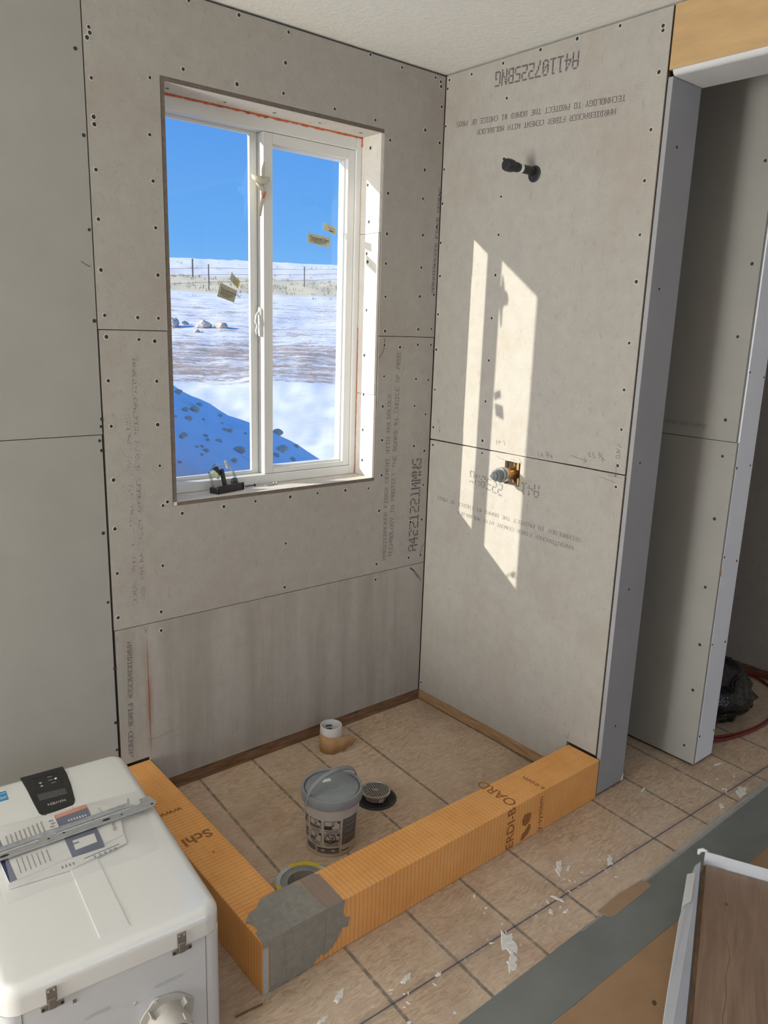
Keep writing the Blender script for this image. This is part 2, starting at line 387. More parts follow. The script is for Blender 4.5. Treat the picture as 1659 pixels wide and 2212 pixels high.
# paper shavings lying by the doorway
for i, (x, y, a) in enumerate([(.17, -.985, .3), (.55, -1.06, -.2)]):
    mb = MB(); c, s_ = math.cos(a), math.sin(a)
    pr = [(-.022, 0), (-.008, .005), (.012, .004), (.022, -.003), (.006, -.004)]
    mb.prism([(x + p * c - q * s_, y + p * s_ + q * c, .001) for p, q in pr], (0, 0, .002))
    mb.build('paper_shaving', M_PAPER, fl)

def ceil_mat():
    m, n, b = newmat('textured_ceiling'); co = objco(n)
    f = noise_node(n, co, 60, 4, .6, .4); g = noise_node(n, co, 4, 3)
    n.links.new(mix(n, ramp(n, f, .35, .65, (.10, .10, .10, 1), (.5, .5, .5, 1)), (.82, .82, .775, 1), (.93, .93, .88, 1)), b.inputs['Base Color'])
    setin(b, Roughness=.9); b.inputs['Specular IOR Level'].default_value = .2
    bumpit(n, b, f, .5, .004)
    return m
struct(MB().box(-5.0, 1.6, -4.5, .165, ZC + .002, ZC + .1).build('ceiling', ceil_mat()))

# wall cores (framing behind the boards; dark where it shows in the joints)
WL, WR, WB, WT = -1.0934, -.2794, .9866, 2.2135
wb = struct(MB().box(-5.0, WL, .0125, .165, 0, ZC).box(WR, 1.6, .0125, .165, 0, ZC).box(WL, WR, .0125, .165, 0, WB).box(WL, WR, .0125, .165, WT, ZC).build('wall_back', M_DARK))
YR, YE = -.8902, -.9086
wr = struct(MB().box(.0125, .146, -.893, .0125, 0, ZC).build('wall_right', M_DARK))

SC_ME = {}
def screw_mesh(kind):
    if kind in SC_ME: return SC_ME[kind]
    mb = MB(); n = 10
    if kind == 'cement':
        mb.lathe([(.0078, .0), (.0068, .0007), (.0052, .0004)], n=n, caps=False); k = len(mb.f)
        mb.lathe([(.0052, .0004), (.0040, -.0006), (.0018, -.0006)], n=n, caps=True)
    else:
        k = 0; mb.lathe([(.0049, .0), (.0046, .0006), (.0030, .0001)], n=n)
    me = mb.mesh('screw_' + kind)
    me.materials.append(M_CRUMB if kind == 'cement' else M_SCREW); me.materials.append(M_SCREW)
    for p in me.polygons: p.material_index = 1 if p.index >= k and kind == 'cement' else 0
    SC_ME[kind] = me; return me
def screw(pos, face, parent, kind='cement', s=1.0):
    o = bpy.data.objects.new('screw', screw_mesh(kind)); COL.objects.link(o); o.parent = parent
    o.location = pos; o.rotation_euler = {'A': (R(90), 0, 0), 'B': (0, R(-90), 0), 'D': (R(180), 0, 0), 'U': (0, 0, 0)}[face]
    o.rotation_euler.rotate_axis('Z', random.uniform(0, 6)); k = s * random.uniform(.85, 1.12); o.scale = (k, k, 1)
    return o

S1, S2, SB = 1.5218, .6164, 1.1267
XL = -1.3005; T = .0125
G = .0012
# ---- window wall: three cement boards
b_top = MB().box(XL, WL, 0, T, S1 + G, ZC - .006).box(WR, -.003, 0, T, S1 + G, ZC - .006).box(WL, WR, 0, T, WT, ZC - .006).build('cement_board', M_CEM, wb)
b_mid = MB().box(XL + .002, WL - .001, 0, T, S2 + G, S1 - G).box(WR + .001, -.004, 0, T, S2 + G, S1 - G).box(WL - .001, WR + .001, 0, T, S2 + G, WB).build('cement_board', M_CEM, wb)
b_bot = MB().box(XL + .004, -1.200, 0, T, .154, S2 - G).box(-1.200, -.004, 0, T, .049, S2 - G).build('cement_board', M_CEM2, wb)
# ---- valve wall: two cement boards, the joint between them opens at both ends
HY0, HY1, HZ0, HZ1 = -.470, -.398, 1.016, 1.100
b_up = MB()
b_up.prism([(0, -.002, ZC - .004), (0, -.002, SB + .0035), (0, -.30, SB + .002), (0, -.52, SB + .0012), (0, -.70, SB + .003), (0, YR, SB + .002), (0, YR, ZC - .004)], (T, 0, 0))
b_up = b_up.build('cement_board', M_CEM, wr)
b_lo = MB().box(0, T, -.002, HY1, .049, SB - .002).box(0, T, HY1, HY0, .049, HZ0).box(0, T, HY1, HY0, HZ1, SB - .001).box(0, T, HY0, -.770, .049, SB - .0015).box(0, T, -.770, YR, .154, SB - .002).build('cement_board', M_CEM, wr)
# dark rough core that shows on the free edge of the valve wall boards
MB().box(.0006, .0125, YR - .0012, YR - .0002, .154, 1.12).box(.0006, .0125, YR - .0012, YR - .0002, 1.13, ZC - .005).build('board_edge', M_CEDGE, wr)
# ---- drywall sheets
dL = []
dL.append(MB().box(-2.52, XL - .0035, -.0005, T, 1.2262, ZC - .004).build('drywall_sheet', M_DRY, wb))
dL.append(MB().box(-2.52, XL - .0055, -.0005, T, .012, 1.2240).build('drywall_sheet', M_DRY, wb))
dL.append(MB().box(-5.0, -2.523, -.0005, T, .012, ZC - .004).build('drywall_sheet', M_DRY, wb))
# end cap, back face of the valve wall
d_end = MB().box(.0045, .158, YE, -.8935, .012, 2.257).build('drywall_sheet', M_DRYG, wr, bevel=.0012)
MB().prism([(.158, YE - .0015, .012), (.158, YE - .0015, .035), (.147, YE - .0015, .012)], (0, .0015, 0)).build('paper_tear', M_PAPER, wr)
MB().box(.146, .158, -.8930, .0120, .012, ZC - .004).build('drywall_sheet', M_DRYW, wr)
# header above the doorway
hd = struct(MB().box(.0125, .146, -4.4, -.8935, 2.275, ZC).build('wall_header', M_DARK))
MB().box(.0, .0125, -2.2, -.8965, 2.2735, ZC - .003).build('header_board', M_PLY, hd)
MB().box(.0, .0125, -4.4, -2.203, 2.2735, ZC - .003).build('header_board', M_PLY, hd)
mb = MB()
pr = [(.012 - .014 * math.cos(a), 2.2715 - .0145 * math.sin(a) - .0) for a in [math.pi / 2 * i / 8 for i in range(9)]]
poly = [(-.002, 2.2722)] + pr + [(.160, 2.257), (.160, 2.2722)]
mb.prism([(x, -.9095, z) for x, z in poly], (0, -3.49, 0))
mb.build('drywall_sheet', M_DRYW, hd, auto=30)
MB().box(.146, .158, -4.4, -.895, 2.2735, ZC - .003).build('drywall_sheet', M_DRYW, hd)

# partition beyond the doorway, its free end faces the room
XC0, XC1, YC = .456, .590, -1.0135
wc = struct(MB().box(XC0 + T, XC1 - T, -1.000, .0125, 0, ZC).build('wall_partition', M_DARK))
dC1 = MB().box(XC0, XC0 + T, -1.0085, .0, 1.2146, ZC - .004).build('drywall_sheet', M_DRY, wc)
dC2 = MB().box(XC0 + .001, XC0 + T, -1.0125, .0, .012, 1.2124).build('drywall_sheet', M_DRY, wc)
MB().box(XC1 - T, XC1, -1.000, .0, .012, ZC - .004).build('drywall_sheet', M_DRY, wc)
dCe = MB().box(XC0 + .0145, XC1 + .001, YC, -1.0015, .012, ZC - .004).build('drywall_sheet', M_DRYB, wc, bevel=.001)
MB().prism([(XC0 + .003, YC - .0006, .742), (XC0 + .014, YC - .0006, .742), (XC0 + .011, YC - .0006, .770), (XC0 + .003, YC - .0006, .776)], (0, .0006, 0)).build('paper_tear', M_KRAFT, wc)
ftext('Walls and Ceilings', (XC0 - .0004, -.742, 1.252), (0, -1, 0), (0, 0, 1), .022, M_INKC, dC1, xs=.98)
# far side wall beyond the partition
wd = struct(MB().box(1.465, 1.6, -4.5, .0125, 0, ZC).build('wall_far', M_DARK))
MB().box(1.45, 1.465, -1.4, .0, .045, ZC - .004).build('cement_board', M_CEM, wd)
MB().box(1.45, 1.465, -4.4, -1.403, .045, ZC - .004).build('cement_board', M_CEM, wd)
struct(MB().box(1.455, 1.4655, -4.4, .0, 0, .043).build('baseboard_far', M_WOODD))
# walls behind the camera, each with an assumed opening for the added fill lights
M_PAINT = pm('room_wall_drywall', (.60, .59, .56), .85, var=.03, scale=5)
struct(MB().box(-5.12, -5.0, -4.5, -1.75, 0, ZC).box(-5.12, -5.0, -.15, .165, 0, ZC).box(-5.12, -5.0, -1.75, -.15, 0, .50).box(-5.12, -5.0, -1.75, -.15, 2.15, ZC).build('wall_left', M_PAINT))
struct(MB().box(-5.0, -2.1, -4.62, -4.5, 0, ZC).box(.3, 1.6, -4.62, -4.5, 0, ZC).box(-2.1, .3, -4.62, -4.5, 0, .85).box(-2.1, .3, -4.62, -4.5, 2.05, ZC).build('wall_front', M_PAINT))
# bottom plates below the boards
struct(MB().box(-1.203, -.335, .0035, .0128, 0, .047).build('baseboard_back', M_WOODD, bevel=.001))
o = struct(MB().box(-.333, .011, .0035, .0128, 0, .047).build('baseboard_back', M_WOODD, bevel=.001))
struct(MB().box(.0035, .0128, -.775, .003, .0035, .047).build('baseboard_right', M_WOOD, bevel=.001))
struct(MB().box(.0015, .0128, -.775, .003, 0, .003).build('trim_1', M_WOODD))

# ---- screws
SCR_A= [(-1.284,2.287),(-1.282,2.274),(-1.290,2.261),(-1.284,2.167),(-1.122,2.201),(-1.022,2.243),(-0.851,2.239),(-0.689,2.246),(-0.842,2.424),(-0.671,2.420),(-0.682,2.333),(-1.000,2.421),(-1.283,2.073),(-1.282,2.055),(-1.128,2.055),(-1.284,1.942),(-1.123,1.935),(-1.284,1.816),(-1.120,1.810),(-1.284,1.683),(-1.118,1.680),(-1.280,1.561),(-1.184,1.558),(-1.121,1.558),(-0.493,2.238),(-0.323,2.235),(-0.093,2.243),(-0.255,2.183),(-0.054,2.421),(-0.028,2.413),(-0.025,2.398),(-0.018,2.333),(-0.020,2.212),(-0.088,2.111),(-0.257,2.011),(-0.091,2.013),(-0.011,2.036),(-0.256,1.876),(-0.084,1.888),(-0.257,1.775),(-0.085,1.774),(-0.254,1.661),(-0.087,1.670),(-0.016,1.923),(-0.018,1.788),(-0.015,1.680),(-0.351,2.429),(-0.212,2.420),(-0.251,1.540),(-0.088,1.550),(-0.020,1.553),(-1.278,1.502),(-1.183,1.496),(-1.135,1.492),(-1.279,1.379),(-1.133,1.375),(-1.277,1.248),(-1.135,1.245),(-1.133,1.119),(-1.278,1.089),(-1.127,0.993),(-1.112,1.003),(-1.064,0.960),(-1.281,0.940),(-1.281,0.800),(-1.135,0.799),(-0.917,0.964),(-0.798,0.968),(-0.659,0.967),(-0.543,0.967),(-0.418,0.964),(-0.309,0.960),(-0.252,1.490),(-0.176,1.483),(-0.087,1.493),(-0.019,1.493),(-0.249,1.377),(-0.089,1.365),(-0.025,1.360),(-0.251,1.266),(-0.091,1.262),(-0.031,1.227),(-0.249,1.139),(-0.086,1.105),(-0.029,1.082),(-0.246,1.004),(-0.086,0.954),(-0.027,0.944),(-0.253,0.866),(-0.088,0.798),(-0.027,0.801),(-0.090,0.650),(-0.024,0.651),(-0.677,0.801),(-0.681,0.639),(-1.146,0.647),(-1.148,0.584),(-1.285,0.658),(-0.258,0.652),(-0.260,0.589)]
SCR_D= [(-1.322,2.228),(-1.312,2.023),(-1.311,1.786),(-1.310,1.545),(-1.304,1.270),(-1.307,1.249),(-1.313,1.208),(-1.309,1.179),(-1.317,0.932),(-1.314,0.714),(-1.304,0.495),(-1.310,0.311),(-1.310,0.216)]
SCR_B= [(-0.016,2.421),(-0.009,2.394),(-0.008,2.270),(-0.010,2.124),(-0.009,2.006),(-0.009,1.868),(-0.014,1.748),(-0.428,2.428),(-0.271,2.422),(-0.570,2.427),(-0.721,2.426),(-0.863,2.392),(-0.864,2.380),(-0.865,2.275),(-0.858,2.127),(-0.854,1.991),(-0.857,1.842),(-0.861,1.709),(-0.297,2.311),(-0.301,2.122),(-0.299,2.002),(-0.298,1.878),(-0.295,1.744),(-0.126,2.418),(-0.013,1.608),(-0.012,1.476),(-0.015,1.323),(-0.016,1.176),(-0.018,1.106),(-0.290,1.597),(-0.289,1.449),(-0.285,1.302),(-0.282,1.157),(-0.284,1.111),(-0.858,1.530),(-0.857,1.389),(-0.862,1.267),(-0.862,1.153),(-0.863,1.085),(-0.014,0.083)]
SCR_R= [(0.049,1.164),(0.065,0.744),(0.061,2.083),(0.050,1.690),(0.074,0.248)]
SCR_C= [(-0.962,1.285),(-0.968,1.162),(-0.969,0.942),(-0.969,0.692),(-0.977,0.476),(-0.974,0.297),(-0.969,0.071),(-0.979,2.097),(-0.981,1.789),(-0.966,1.560)]
SCR_E= [(0.465,1.447),(0.581,1.429),(0.573,1.127),(0.463,1.126),(0.454,0.811),(0.573,0.781),(0.573,0.472),(0.457,0.484),(0.581,0.112),(0.454,0.121)]
SCR_J= [(0.061,2.161),(0.071,2.041),(0.059,1.917),(0.061,1.781),(0.060,1.612),(0.067,1.810),(0.061,1.612),(0.066,1.450),(0.064,1.306),(0.064,1.173),(0.063,1.057)]
for x, z in SCR_A:
    p = b_top if z > S1 else b_mid if z > S2 else b_bot
    screw((x, 0, z), 'A', p)
for x, z in SCR_D: screw((x, -.0006, z), 'A', dL[0] if z > 1.225 else dL[1], 'dry')
for y, z in SCR_B: screw((0, y, z), 'B', b_up if z > SB else b_lo)
for x, z in SCR_R: screw((x, YE, z), 'A', d_end, 'dry', .85)
for y, z in SCR_C: screw((XC0 if z > 1.2135 else XC0 + .001, y, z), 'B', dC1 if z > 1.2135 else dC2, 'dry', 1.1)
for x, z in SCR_E: screw((max(x, XC0 + .02), YC, z), 'A', dCe, 'dry', .9)

# ---- printed lettering on the boards
HB = 'HARDIEBACKER FIBER CEMENT WITH MOLDBLOCK'; TP = 'TECHNOLOGY TO PROTECT THE BOARD #1 CHOICE OF PROS'
offA, offB = (0, -1, 0), (-1, 0, 0)
def lb(t, s, e, h, mat, par, **k): return inkjet(t, (0, *s), (0, *e), (0, 0, -1), h, mat, par, off=offB, **k)
lb('A41107225BNG', (-.582, 2.391), (-.240, 2.404), .049, M_INK, b_up, fat=1.05)
lb(TP, (-.7625, 2.2365), (-.0642, 2.2756), .0175, M_INK, b_up)
lb(HB, (-.7333, 2.2045), (-.1675, 2.2344), .0170, M_INK, b_up)
lb('A41', (-.562, 1.036), (-.480, 1.037), .045, M_INKF, b_lo, drop=.12)
lb('225BNG', (-.395, 1.012), (-.229, 1.040), .046, M_INKF, b_lo, drop=.22)
lb(TP, (-.7525, .8908), (-.0603, .9072), .0145, M_INKF, b_lo, drop=.05)
lb(HB, (-.7243, .8568), (-.1724, .8691), .0135, M_INKF, b_lo, drop=.05)
def la(t, s, e, up, h, mat, par, **k): return inkjet(t, (s[0], 0, s[1]), (e[0], 0, e[1]), (up, 0, 0), h, mat, par, off=offA, **k)
la(HB, (-.2112, .662), (-.2098, 1.311), -1, .018, M_INKF, b_mid, drop=.06)
la(TP, (-.178, .670), (-.1703, 1.4645), -1, .0195, M_INKF, b_mid, drop=.08)
la('A4221221MMNG', (-.0442, .675), (-.0407, 1.053), -1, .050, M_INK, b_mid, drop=.10)
la('HARDIEBACKER FIBER CEMENT', (-.0165, 1.687), (-.0015, 2.062), -1, .0125, M_INK, b_top, drop=.05)
la('HARDIEBACKER FIBER CEMENT', (-1.261, .570), (-1.274, .172), 1, .0150, M_INK, b_bot, drop=.10)
la(HB, (-1.208, 1.440), (-1.210, .700), 1, .012, M_INKF, b_mid, drop=.55)
la(TP[:30], (-1.232, 1.300), (-1.236, .690), 1, .012, M_INKF, b_mid, drop=.72)
# ---- pencilled sizes, cracks
strokes([[(-.545, 1.153), (-.546, 1.138)], [(-.556, 1.154), (-.559, 1.141), (-.564, 1.139), (-.566, 1.144), (-.560, 1.147)], [(-.578, 1.158), (-.585, 1.156), (-.580, 1.151), (-.586, 1.146), (-.580, 1.144)],
         [(-.592, 1.157), (-.586, 1.140)], [(-.600, 1.151), (-.597, 1.143), (-.606, 1.143)], [(-.604, 1.150), (-.605, 1.134)],
         [(-.680, 1.160), (-.745, 1.150)], [(-.732, 1.161), (-.745, 1.150), (-.733, 1.143)],
         [(-.745, 1.176), (-.757, 1.178), (-.750, 1.168), (-.762, 1.166)], [(-.772, 1.181), (-.766, 1.180), (-.767, 1.172), (-.776, 1.169), (-.772, 1.163), (-.766, 1.164)], [(-.788, 1.185), (-.795, 1.182), (-.788, 1.178), (-.795, 1.174)],
         [(-.803, 1.181), (-.790, 1.166)], [(-.800, 1.172), (-.806, 1.168), (-.800, 1.163), (-.806, 1.158), (-.812, 1.163), (-.800, 1.172)],
         [(-.857, 1.160), (-.858, 1.118)], [(-.850, 1.127), (-.858, 1.117), (-.866, 1.130)],
         [(-.852, 1.205), (-.866, 1.200), (-.852, 1.195), (-.866, 1.192)], [(-.852, 1.183), (-.866, 1.187), (-.866, 1.178), (-.853, 1.176), (-.852, 1.183)], [(-.852, 1.222), (-.868, 1.212)],
         [(-.350, 1.170), (-.353, 1.152)], [(-.362, 1.168), (-.370, 1.163), (-.362, 1.160), (-.362, 1.168)], [(-.385, 1.170), (-.392, 1.154)],
         [(-.040, 1.210), (-.046, 1.206), (-.040, 1.202), (-.046, 1.196)], [(-.052, 1.186), (-.052, 1.160)], [(-.047, 1.168), (-.052, 1.160), (-.057, 1.169)]], PB, .0013, M_PENCIL, b_up)
strokes([[(-.355, 1.112), (-.378, 1.103), (-.475, 1.098)], [(-.462, 1.118), (-.474, 1.099)], [(-.425, 1.109), (-.452, 1.107)], [(-.80, 1.108), (-.86, 1.098)], [(-.83, 1.118), (-.885, 1.116)],
         [(-.640, .838), (-.655, .845), (-.655, .832)]], PB, .0010, M_PENCIL, b_lo)
strokes([[(-.756, .173), (-.775, .166), (-.775, .190)]], PB, .0014, M_PENCIL, b_lo)
strokes([[(-.252, 1.515), (-.2525, 1.482), (-.258, 1.465), (-.268, 1.452), (-.2785, 1.440)], [(-.003, .700), (-.020, .685), (-.028, .660), (-.030, .640)]], PA, .0018, M_DARK, b_mid, name='crack')
strokes([[(-.080, .605), (-.060, .590), (-.052, .575), (-.035, .560), (-.015, .540)], [(-.078, .606), (-.055, .588), (-.030, .558)]], PA, .0045, M_INKF, b_bot)
strokes([[(-1.205, .610), (-1.199, .588), (-1.190, .612)], [(-1.288, .600), (-1.296, .580)], [(-1.20, .215), (-1.165, .215), (-1.12, .222)]], PA, .0010, M_PENCIL, b_bot)
strokes([[(-1.338, 1.702), (-1.325, 1.694), (-1.312, 1.689)]], PA, .0022, M_PENCIL, dL[0], name='scuff_mark', eps=.0012)
# red chalk spray line on the lowest board
def spray_mat():
    m, n, b = newmat('red_marking_spray'); n.nodes.remove(b)
    out = [x for x in n.nodes if x.type == 'OUTPUT_MATERIAL'][0]
    co = objco(n); s = N(n, 'ShaderNodeSeparateXYZ'); n.links.new(co, s.inputs[0])
    d = math_(n, 'ABSOLUTE', math_(n, 'ADD', s.outputs[0], 1.1975))
    core = math_(n, 'MULTIPLY', math_(n, 'LESS_THAN', d, .0014), .6)
    halo = ramp(n, d, 0.0, .019, (.5, .5, .5, 1), (0, 0, 0, 1))
    nz = ramp(n, noise_node(n, mapping(n, co, (1, 1, .3)), 28, 3), .35, .7)
    endz = math_(n, 'MULTIPLY', math_(n, 'MULTIPLY', math_(n, 'SUBTRACT', s.outputs[2], .15), math_(n, 'SUBTRACT', .592, s.outputs[2])), 20.0)
    k = math_(n, 'MULTIPLY', math_(n, 'ADD', core, math_(n, 'MULTIPLY', halo, nz)), math_(n, 'MINIMUM', endz, 1.0)); k.node.use_clamp = True
    df = N(n, 'ShaderNodeBsdfDiffuse'); df.inputs[0].default_value = (.38, .10, .045, 1); tr = N(n, 'ShaderNodeBsdfTransparent'); mx = N(n, 'ShaderNodeMixShader')
    n.links.new(k, mx.inputs[0]); n.links.new(tr.outputs[0], mx.inputs[1]); n.links.new(df.outputs[0], mx.inputs[2]); n.links.new(mx.outputs[0], out.inputs[0])
    return m
MB().quad((-1.235, -.0005, .155), (-1.165, -.0005, .155), (-1.165, -.0005, .592), (-1.235, -.0005, .592)).build('spray_line', spray_mat(), b_bot, recalc=False)

# ================================================================== window
win = struct(thing('window_1', 'x', 'x')); del win['label'], win['category']
LX0, LX1, LZ0, LZ1 = WL + .0135, WR - .0125, WB + .0125, WT - .0125     # faces of the lining
YF = .108
liners = []
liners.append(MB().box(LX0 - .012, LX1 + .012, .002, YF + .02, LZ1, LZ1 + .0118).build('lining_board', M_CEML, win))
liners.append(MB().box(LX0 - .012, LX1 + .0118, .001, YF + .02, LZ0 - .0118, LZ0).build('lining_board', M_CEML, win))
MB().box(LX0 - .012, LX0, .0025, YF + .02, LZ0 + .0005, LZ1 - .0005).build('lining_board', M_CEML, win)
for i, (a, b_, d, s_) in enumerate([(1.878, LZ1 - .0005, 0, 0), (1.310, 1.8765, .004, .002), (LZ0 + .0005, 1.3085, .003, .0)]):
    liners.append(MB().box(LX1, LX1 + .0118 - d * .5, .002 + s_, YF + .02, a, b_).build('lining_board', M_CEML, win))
# dark cut edges of the lining facing the room
MB().box(LX0 - .0115, LX0 - .0003, .0008, .0022, LZ0, LZ1 + .011).box(LX0 - .0003, LX1 + .0105, .0005, .0018, LZ1 + .0006, LZ1 + .0112).box(LX0, LX1 + .010, .0000, .0008, LZ0 - .0112, LZ0 - .0006).build('lining_edge', M_CEDGE, win)
for y, z in SCR_J: screw((LX1, y, z), 'B', liners[2] if z > 1.877 else liners[3] if z > 1.309 else liners[4])
for x, y in [(-1.044, .06), (-.857, .064), (-.687, .056), (-.515, .052), (-.34, .056)]: screw((x, y, LZ1), 'D', liners[0])
# orange foam bead round the frame
mb = MB()
def bead(p, q, n, r0):
    p, q = Vector(p), Vector(q); pts = []; rs = []
    for i in range(n + 1):
        t = i / n; pts.append(p.lerp(q, t) + Vector((random.uniform(-.0012, .0012), 0, random.uniform(-.0015, .0015)))); rs.append(r0 * random.uniform(.5, 1.5))
    mb.tube(pts, rs, 6)
bead((LX0, YF - .001, LZ1 - .002), (LX1 - .002, YF - .001, LZ1 - .002), 60, .0034)
bead((LX1 - .001, YF - .001, LZ1 - .004), (LX1 - .001, YF - .001, LZ1 - .03), 6, .0035)
bead((LX1 - .001, YF - .001, LZ0 + .55), (LX1 - .001, YF - .001, LZ0 + .004), 40, .0012)
mb.build('foam_bead', M_FOAM, win, smooth=True)
# outer frame
FW = .032; FO = .165
ix0, ix1, iz0, iz1 = LX0 + FW, LX1 - .025, LZ0 + .033, LZ1 - .044
fr = MB().box(LX0 + .0003, ix0, YF, FO, LZ0 + .0003, LZ1 - .0003).box(ix1, LX1 - .0003, YF, FO, LZ0 + .0003, LZ1 - .0003).box(ix0, ix1, YF, FO, LZ0 + .0003, iz0).box(ix0, ix1, YF, FO, iz1, LZ1 - .0003)
fr.build('frame', M_VINYL, win, bevel=.003)
# fixed light on the left
SX = -.693
fx = MB().box(ix0, ix0 + .012, .150, .1648, iz0, iz1).box(-.722, SX - .0015, .152, .1648, iz0, iz1).box(ix0 + .012, -.722, .150, .1648, iz1 - .009, iz1).box(ix0 + .012, -.722, .150, .1648, iz0, iz0 + .012)
fx.build('fixed_stop', M_VINYL, win, bevel=.0015)
MB().box(ix0 + .008, -.716, .157, .160, iz0 + .006, iz1 - .006).build('pane', M_GLASS, win)
# sliding sash on the right
sz0, sz1 = iz0 + .001, iz1 - .001
sx1 = ix1 - .001
gx0, gx1, gz0, gz1 = -.658, sx1 - .031, sz0 + .018, sz1 - .032
sash = MB().box(SX, gx0, .113, .1635, sz0, sz1).box(gx1, sx1, .113, .1635, sz0, sz1).box(gx0, gx1, .113, .1635, sz0, gz0).box(gx0, gx1, .113, .1635, gz1, sz1).build('sash', M_VINYL, win, bevel=.002)
MB().box(gx0, gx0 + .006, .128, .158, gz0, gz1).box(gx1 - .006, gx1, .128, .158, gz0, gz1).box(gx0 + .006, gx1 - .006, .128, .158, gz0, gz0 + .006).box(gx0 + .006, gx1 - .006, .128, .158, gz1 - .006, gz1).build('glazing_bead', M_VINYL, sash)
MB().box(gx0 + .003, gx1 - .003, .142, .145, gz0 + .003, gz1 - .003).build('pane', M_GLASS, sash)
# sash lock: curved white lever on the meeting stile
mb = MB(); lx = SX - .0006
prof = [(.122, 1.600), (.128, 1.606), (.137, 1.606), (.141, 1.598), (.141, 1.520), (.138, 1.512), (.128, 1.510), (.122, 1.516)]
mb.prism([(lx, y, z) for y, z in prof], (-.007, 0, 0))
mb.tube([(lx - .007, .134, 1.592), (lx - .016, .133, 1.580), (lx - .020, .132, 1.560), (lx - .014, .132, 1.545), (lx - .018, .132, 1.530), (lx - .017, .132, 1.516)], [.004, .005, .0055, .004, .0045, .003], 8)
mb.build('sash_lock', M_WHITEP, sash, auto=40)
# ================================================================== shower valve and riser stub
M_CHROMEG = pm('grey_cartridge', (.20, .215, .21), .4, metal=.2, var=.08, scale=60)
v = thing('shower_mixing_valve', 'brass shower mixing valve with grey cartridge sticking out of the wall cutout', 'valve', (0, -.434, 1.059))
ax = Vector((-1, 0, 0))
MB().lathe([(.023, -.040), (.023, .030), (.0245, .032), (.0245, .046)], axis=ax, n=28).build('valve_body', M_BRASS, v, auto=40, bevel=.001)
MB().lathe([(.0255, .044), (.0262, .045), (.0262, .056), (.0255, .057)], axis=ax, n=32).build('retaining_ring', M_STAIN, v, auto=40)
MB().lathe([(.0265, .056), (.0275, .057), (.0275, .064), (.0205, .065), (.0205, .087), (.019, .089), (.0145, .0895), (.0145, .097), (.011, .098)], axis=ax, n=28).build('cartridge', M_CHROMEG, v, auto=40)
MB().lathe([(.0048, .093), (.0048, .112), (.0035, .114)], axis=ax, n=14).build('spindle', M_STEEL, v, auto=40)
mb = MB()
mb.tube([(.028, 0, 0), (.028, 0, .10)], .0125, 14); mb.tube([(.028, 0, 0), (.028, 0, -.075)], .0125, 14); mb.tube([(.028, -.07, 0), (.028, .07, 0)], .0125, 14)
mb.lathe([(.0165, .022), (.0165, .036)], c=(.028, 0, 0), axis=(0, 0, 1), n=6); mb.lathe([(.0165, .022), (.0165, .036)], c=(.028, 0, 0), axis=(0, 0, -1), n=6)
mb.build('pipe_unions', M_BRASS, v, auto=40)
for y, z in ((-.026, .030), (-.030, -.026)): MB().box(-.004, .012, y - .004, y + .004, z - .014, z + .014).build('screw_lug', M_BRASS, v, bevel=.001)
MB().box(.060, .062, -.06, .06, -.07, .06).build('backing_plate', M_WOODD, v)

p = thing('shower_riser_stub', 'black capped shower pipe stub with white band on upper board', 'pipe stub', (0, -.436, 2.066))
ax2 = Vector((-1, .03, .02)).normalized()
MB().lathe([(.0135, -.02), (.0135, .112)], axis=ax2, n=20).build('pipe', M_BLACK, p, auto=40)
MB().lathe([(.0142, .060), (.0142, .072)], axis=ax2, n=20).build('white_band', M_WHITEP, p, auto=40)
MB().lathe([(.0142, .078), (.0150, .080), (.0150, .083), (.0138, .084), (.0138, .088), (.0150, .089), (.0150, .092), (.0138, .093)], axis=ax2, n=20).build('thread', M_BLACK, p, auto=40)
MB().lathe([(.0150, .100), (.0185, .102), (.0195, .110), (.0195, .128), (.0175, .134), (.006, .135)], axis=ax2, n=24).build('cap', M_BLACK, p, auto=40, bevel=.0006)
MB().tube([ax2 * .118 + Vector((0, .012, .014)), ax2 * .122 + Vector((-.002, .016, .021))], .003, 8).build('cap_lug', M_BLACK, p)
MB().lathe([(.025, -.001), (.026, .0015), (.0245, .0026), (.0140, .002)], axis=(-1, 0, 0), c=(0, -.004, -.008), n=28).build('wall_hole_collar', M_BLACK, p, auto=40)

# ================================================================== things at the window
def sticker(name, label, pts, y, lines, curl=None):
    (x0, z0), (x1, z1), (x2, z2), (x3, z3) = pts   # bl, tl, tr, br
    t = thing(name, label, 'sticker', (x0, y, z0), group='labels stuck to the window panes')
    q = lambda a, b, d=0.0: Vector((((x0 * (1 - a) + x3 * a) * (1 - b) + (x1 * (1 - a) + x2 * a) * b) - x0, -d, ((z0 * (1 - a) + z3 * a) * (1 - b) + (z1 * (1 - a) + z2 * a) * b) - z0))
    mb = MB(); n = 8
    bend = lambda a: .0008 + (.010 * max(0, .35 - a) ** 1.2 * 3 if curl else 0)
    for i in range(n):
        a, b = i / n, (i + 1) / n
        mb.quad(q(a, 0, bend(a)), q(b, 0, bend(b)), q(b, 1, bend(b)), q(a, 1, bend(a)))
    o = mb.build('label_paper', M_LABEL, t, recalc=False); md = o.modifiers.new('solid', 'SOLIDIFY'); md.thickness = .0004
    for k, (a0, a1, b0, b1) in enumerate(lines):
        m2 = MB().quad(q(a0, b0, .0013 + bend(a0)), q(a1, b0, .0013 + bend(a1)), q(a1, b1, .0013 + bend(a1)), q(a0, b1, .0013 + bend(a0)))
        m2.build('printed_line', M_LABELINK, t, recalc=False)
    return t, q
M_LABEL = pm('aged_label', (.52, .50, .36), .6, var=.06, scale=60); M_LABELINK = pm('label_ink', (.14, .14, .13), .8, var=.4, scale=300)
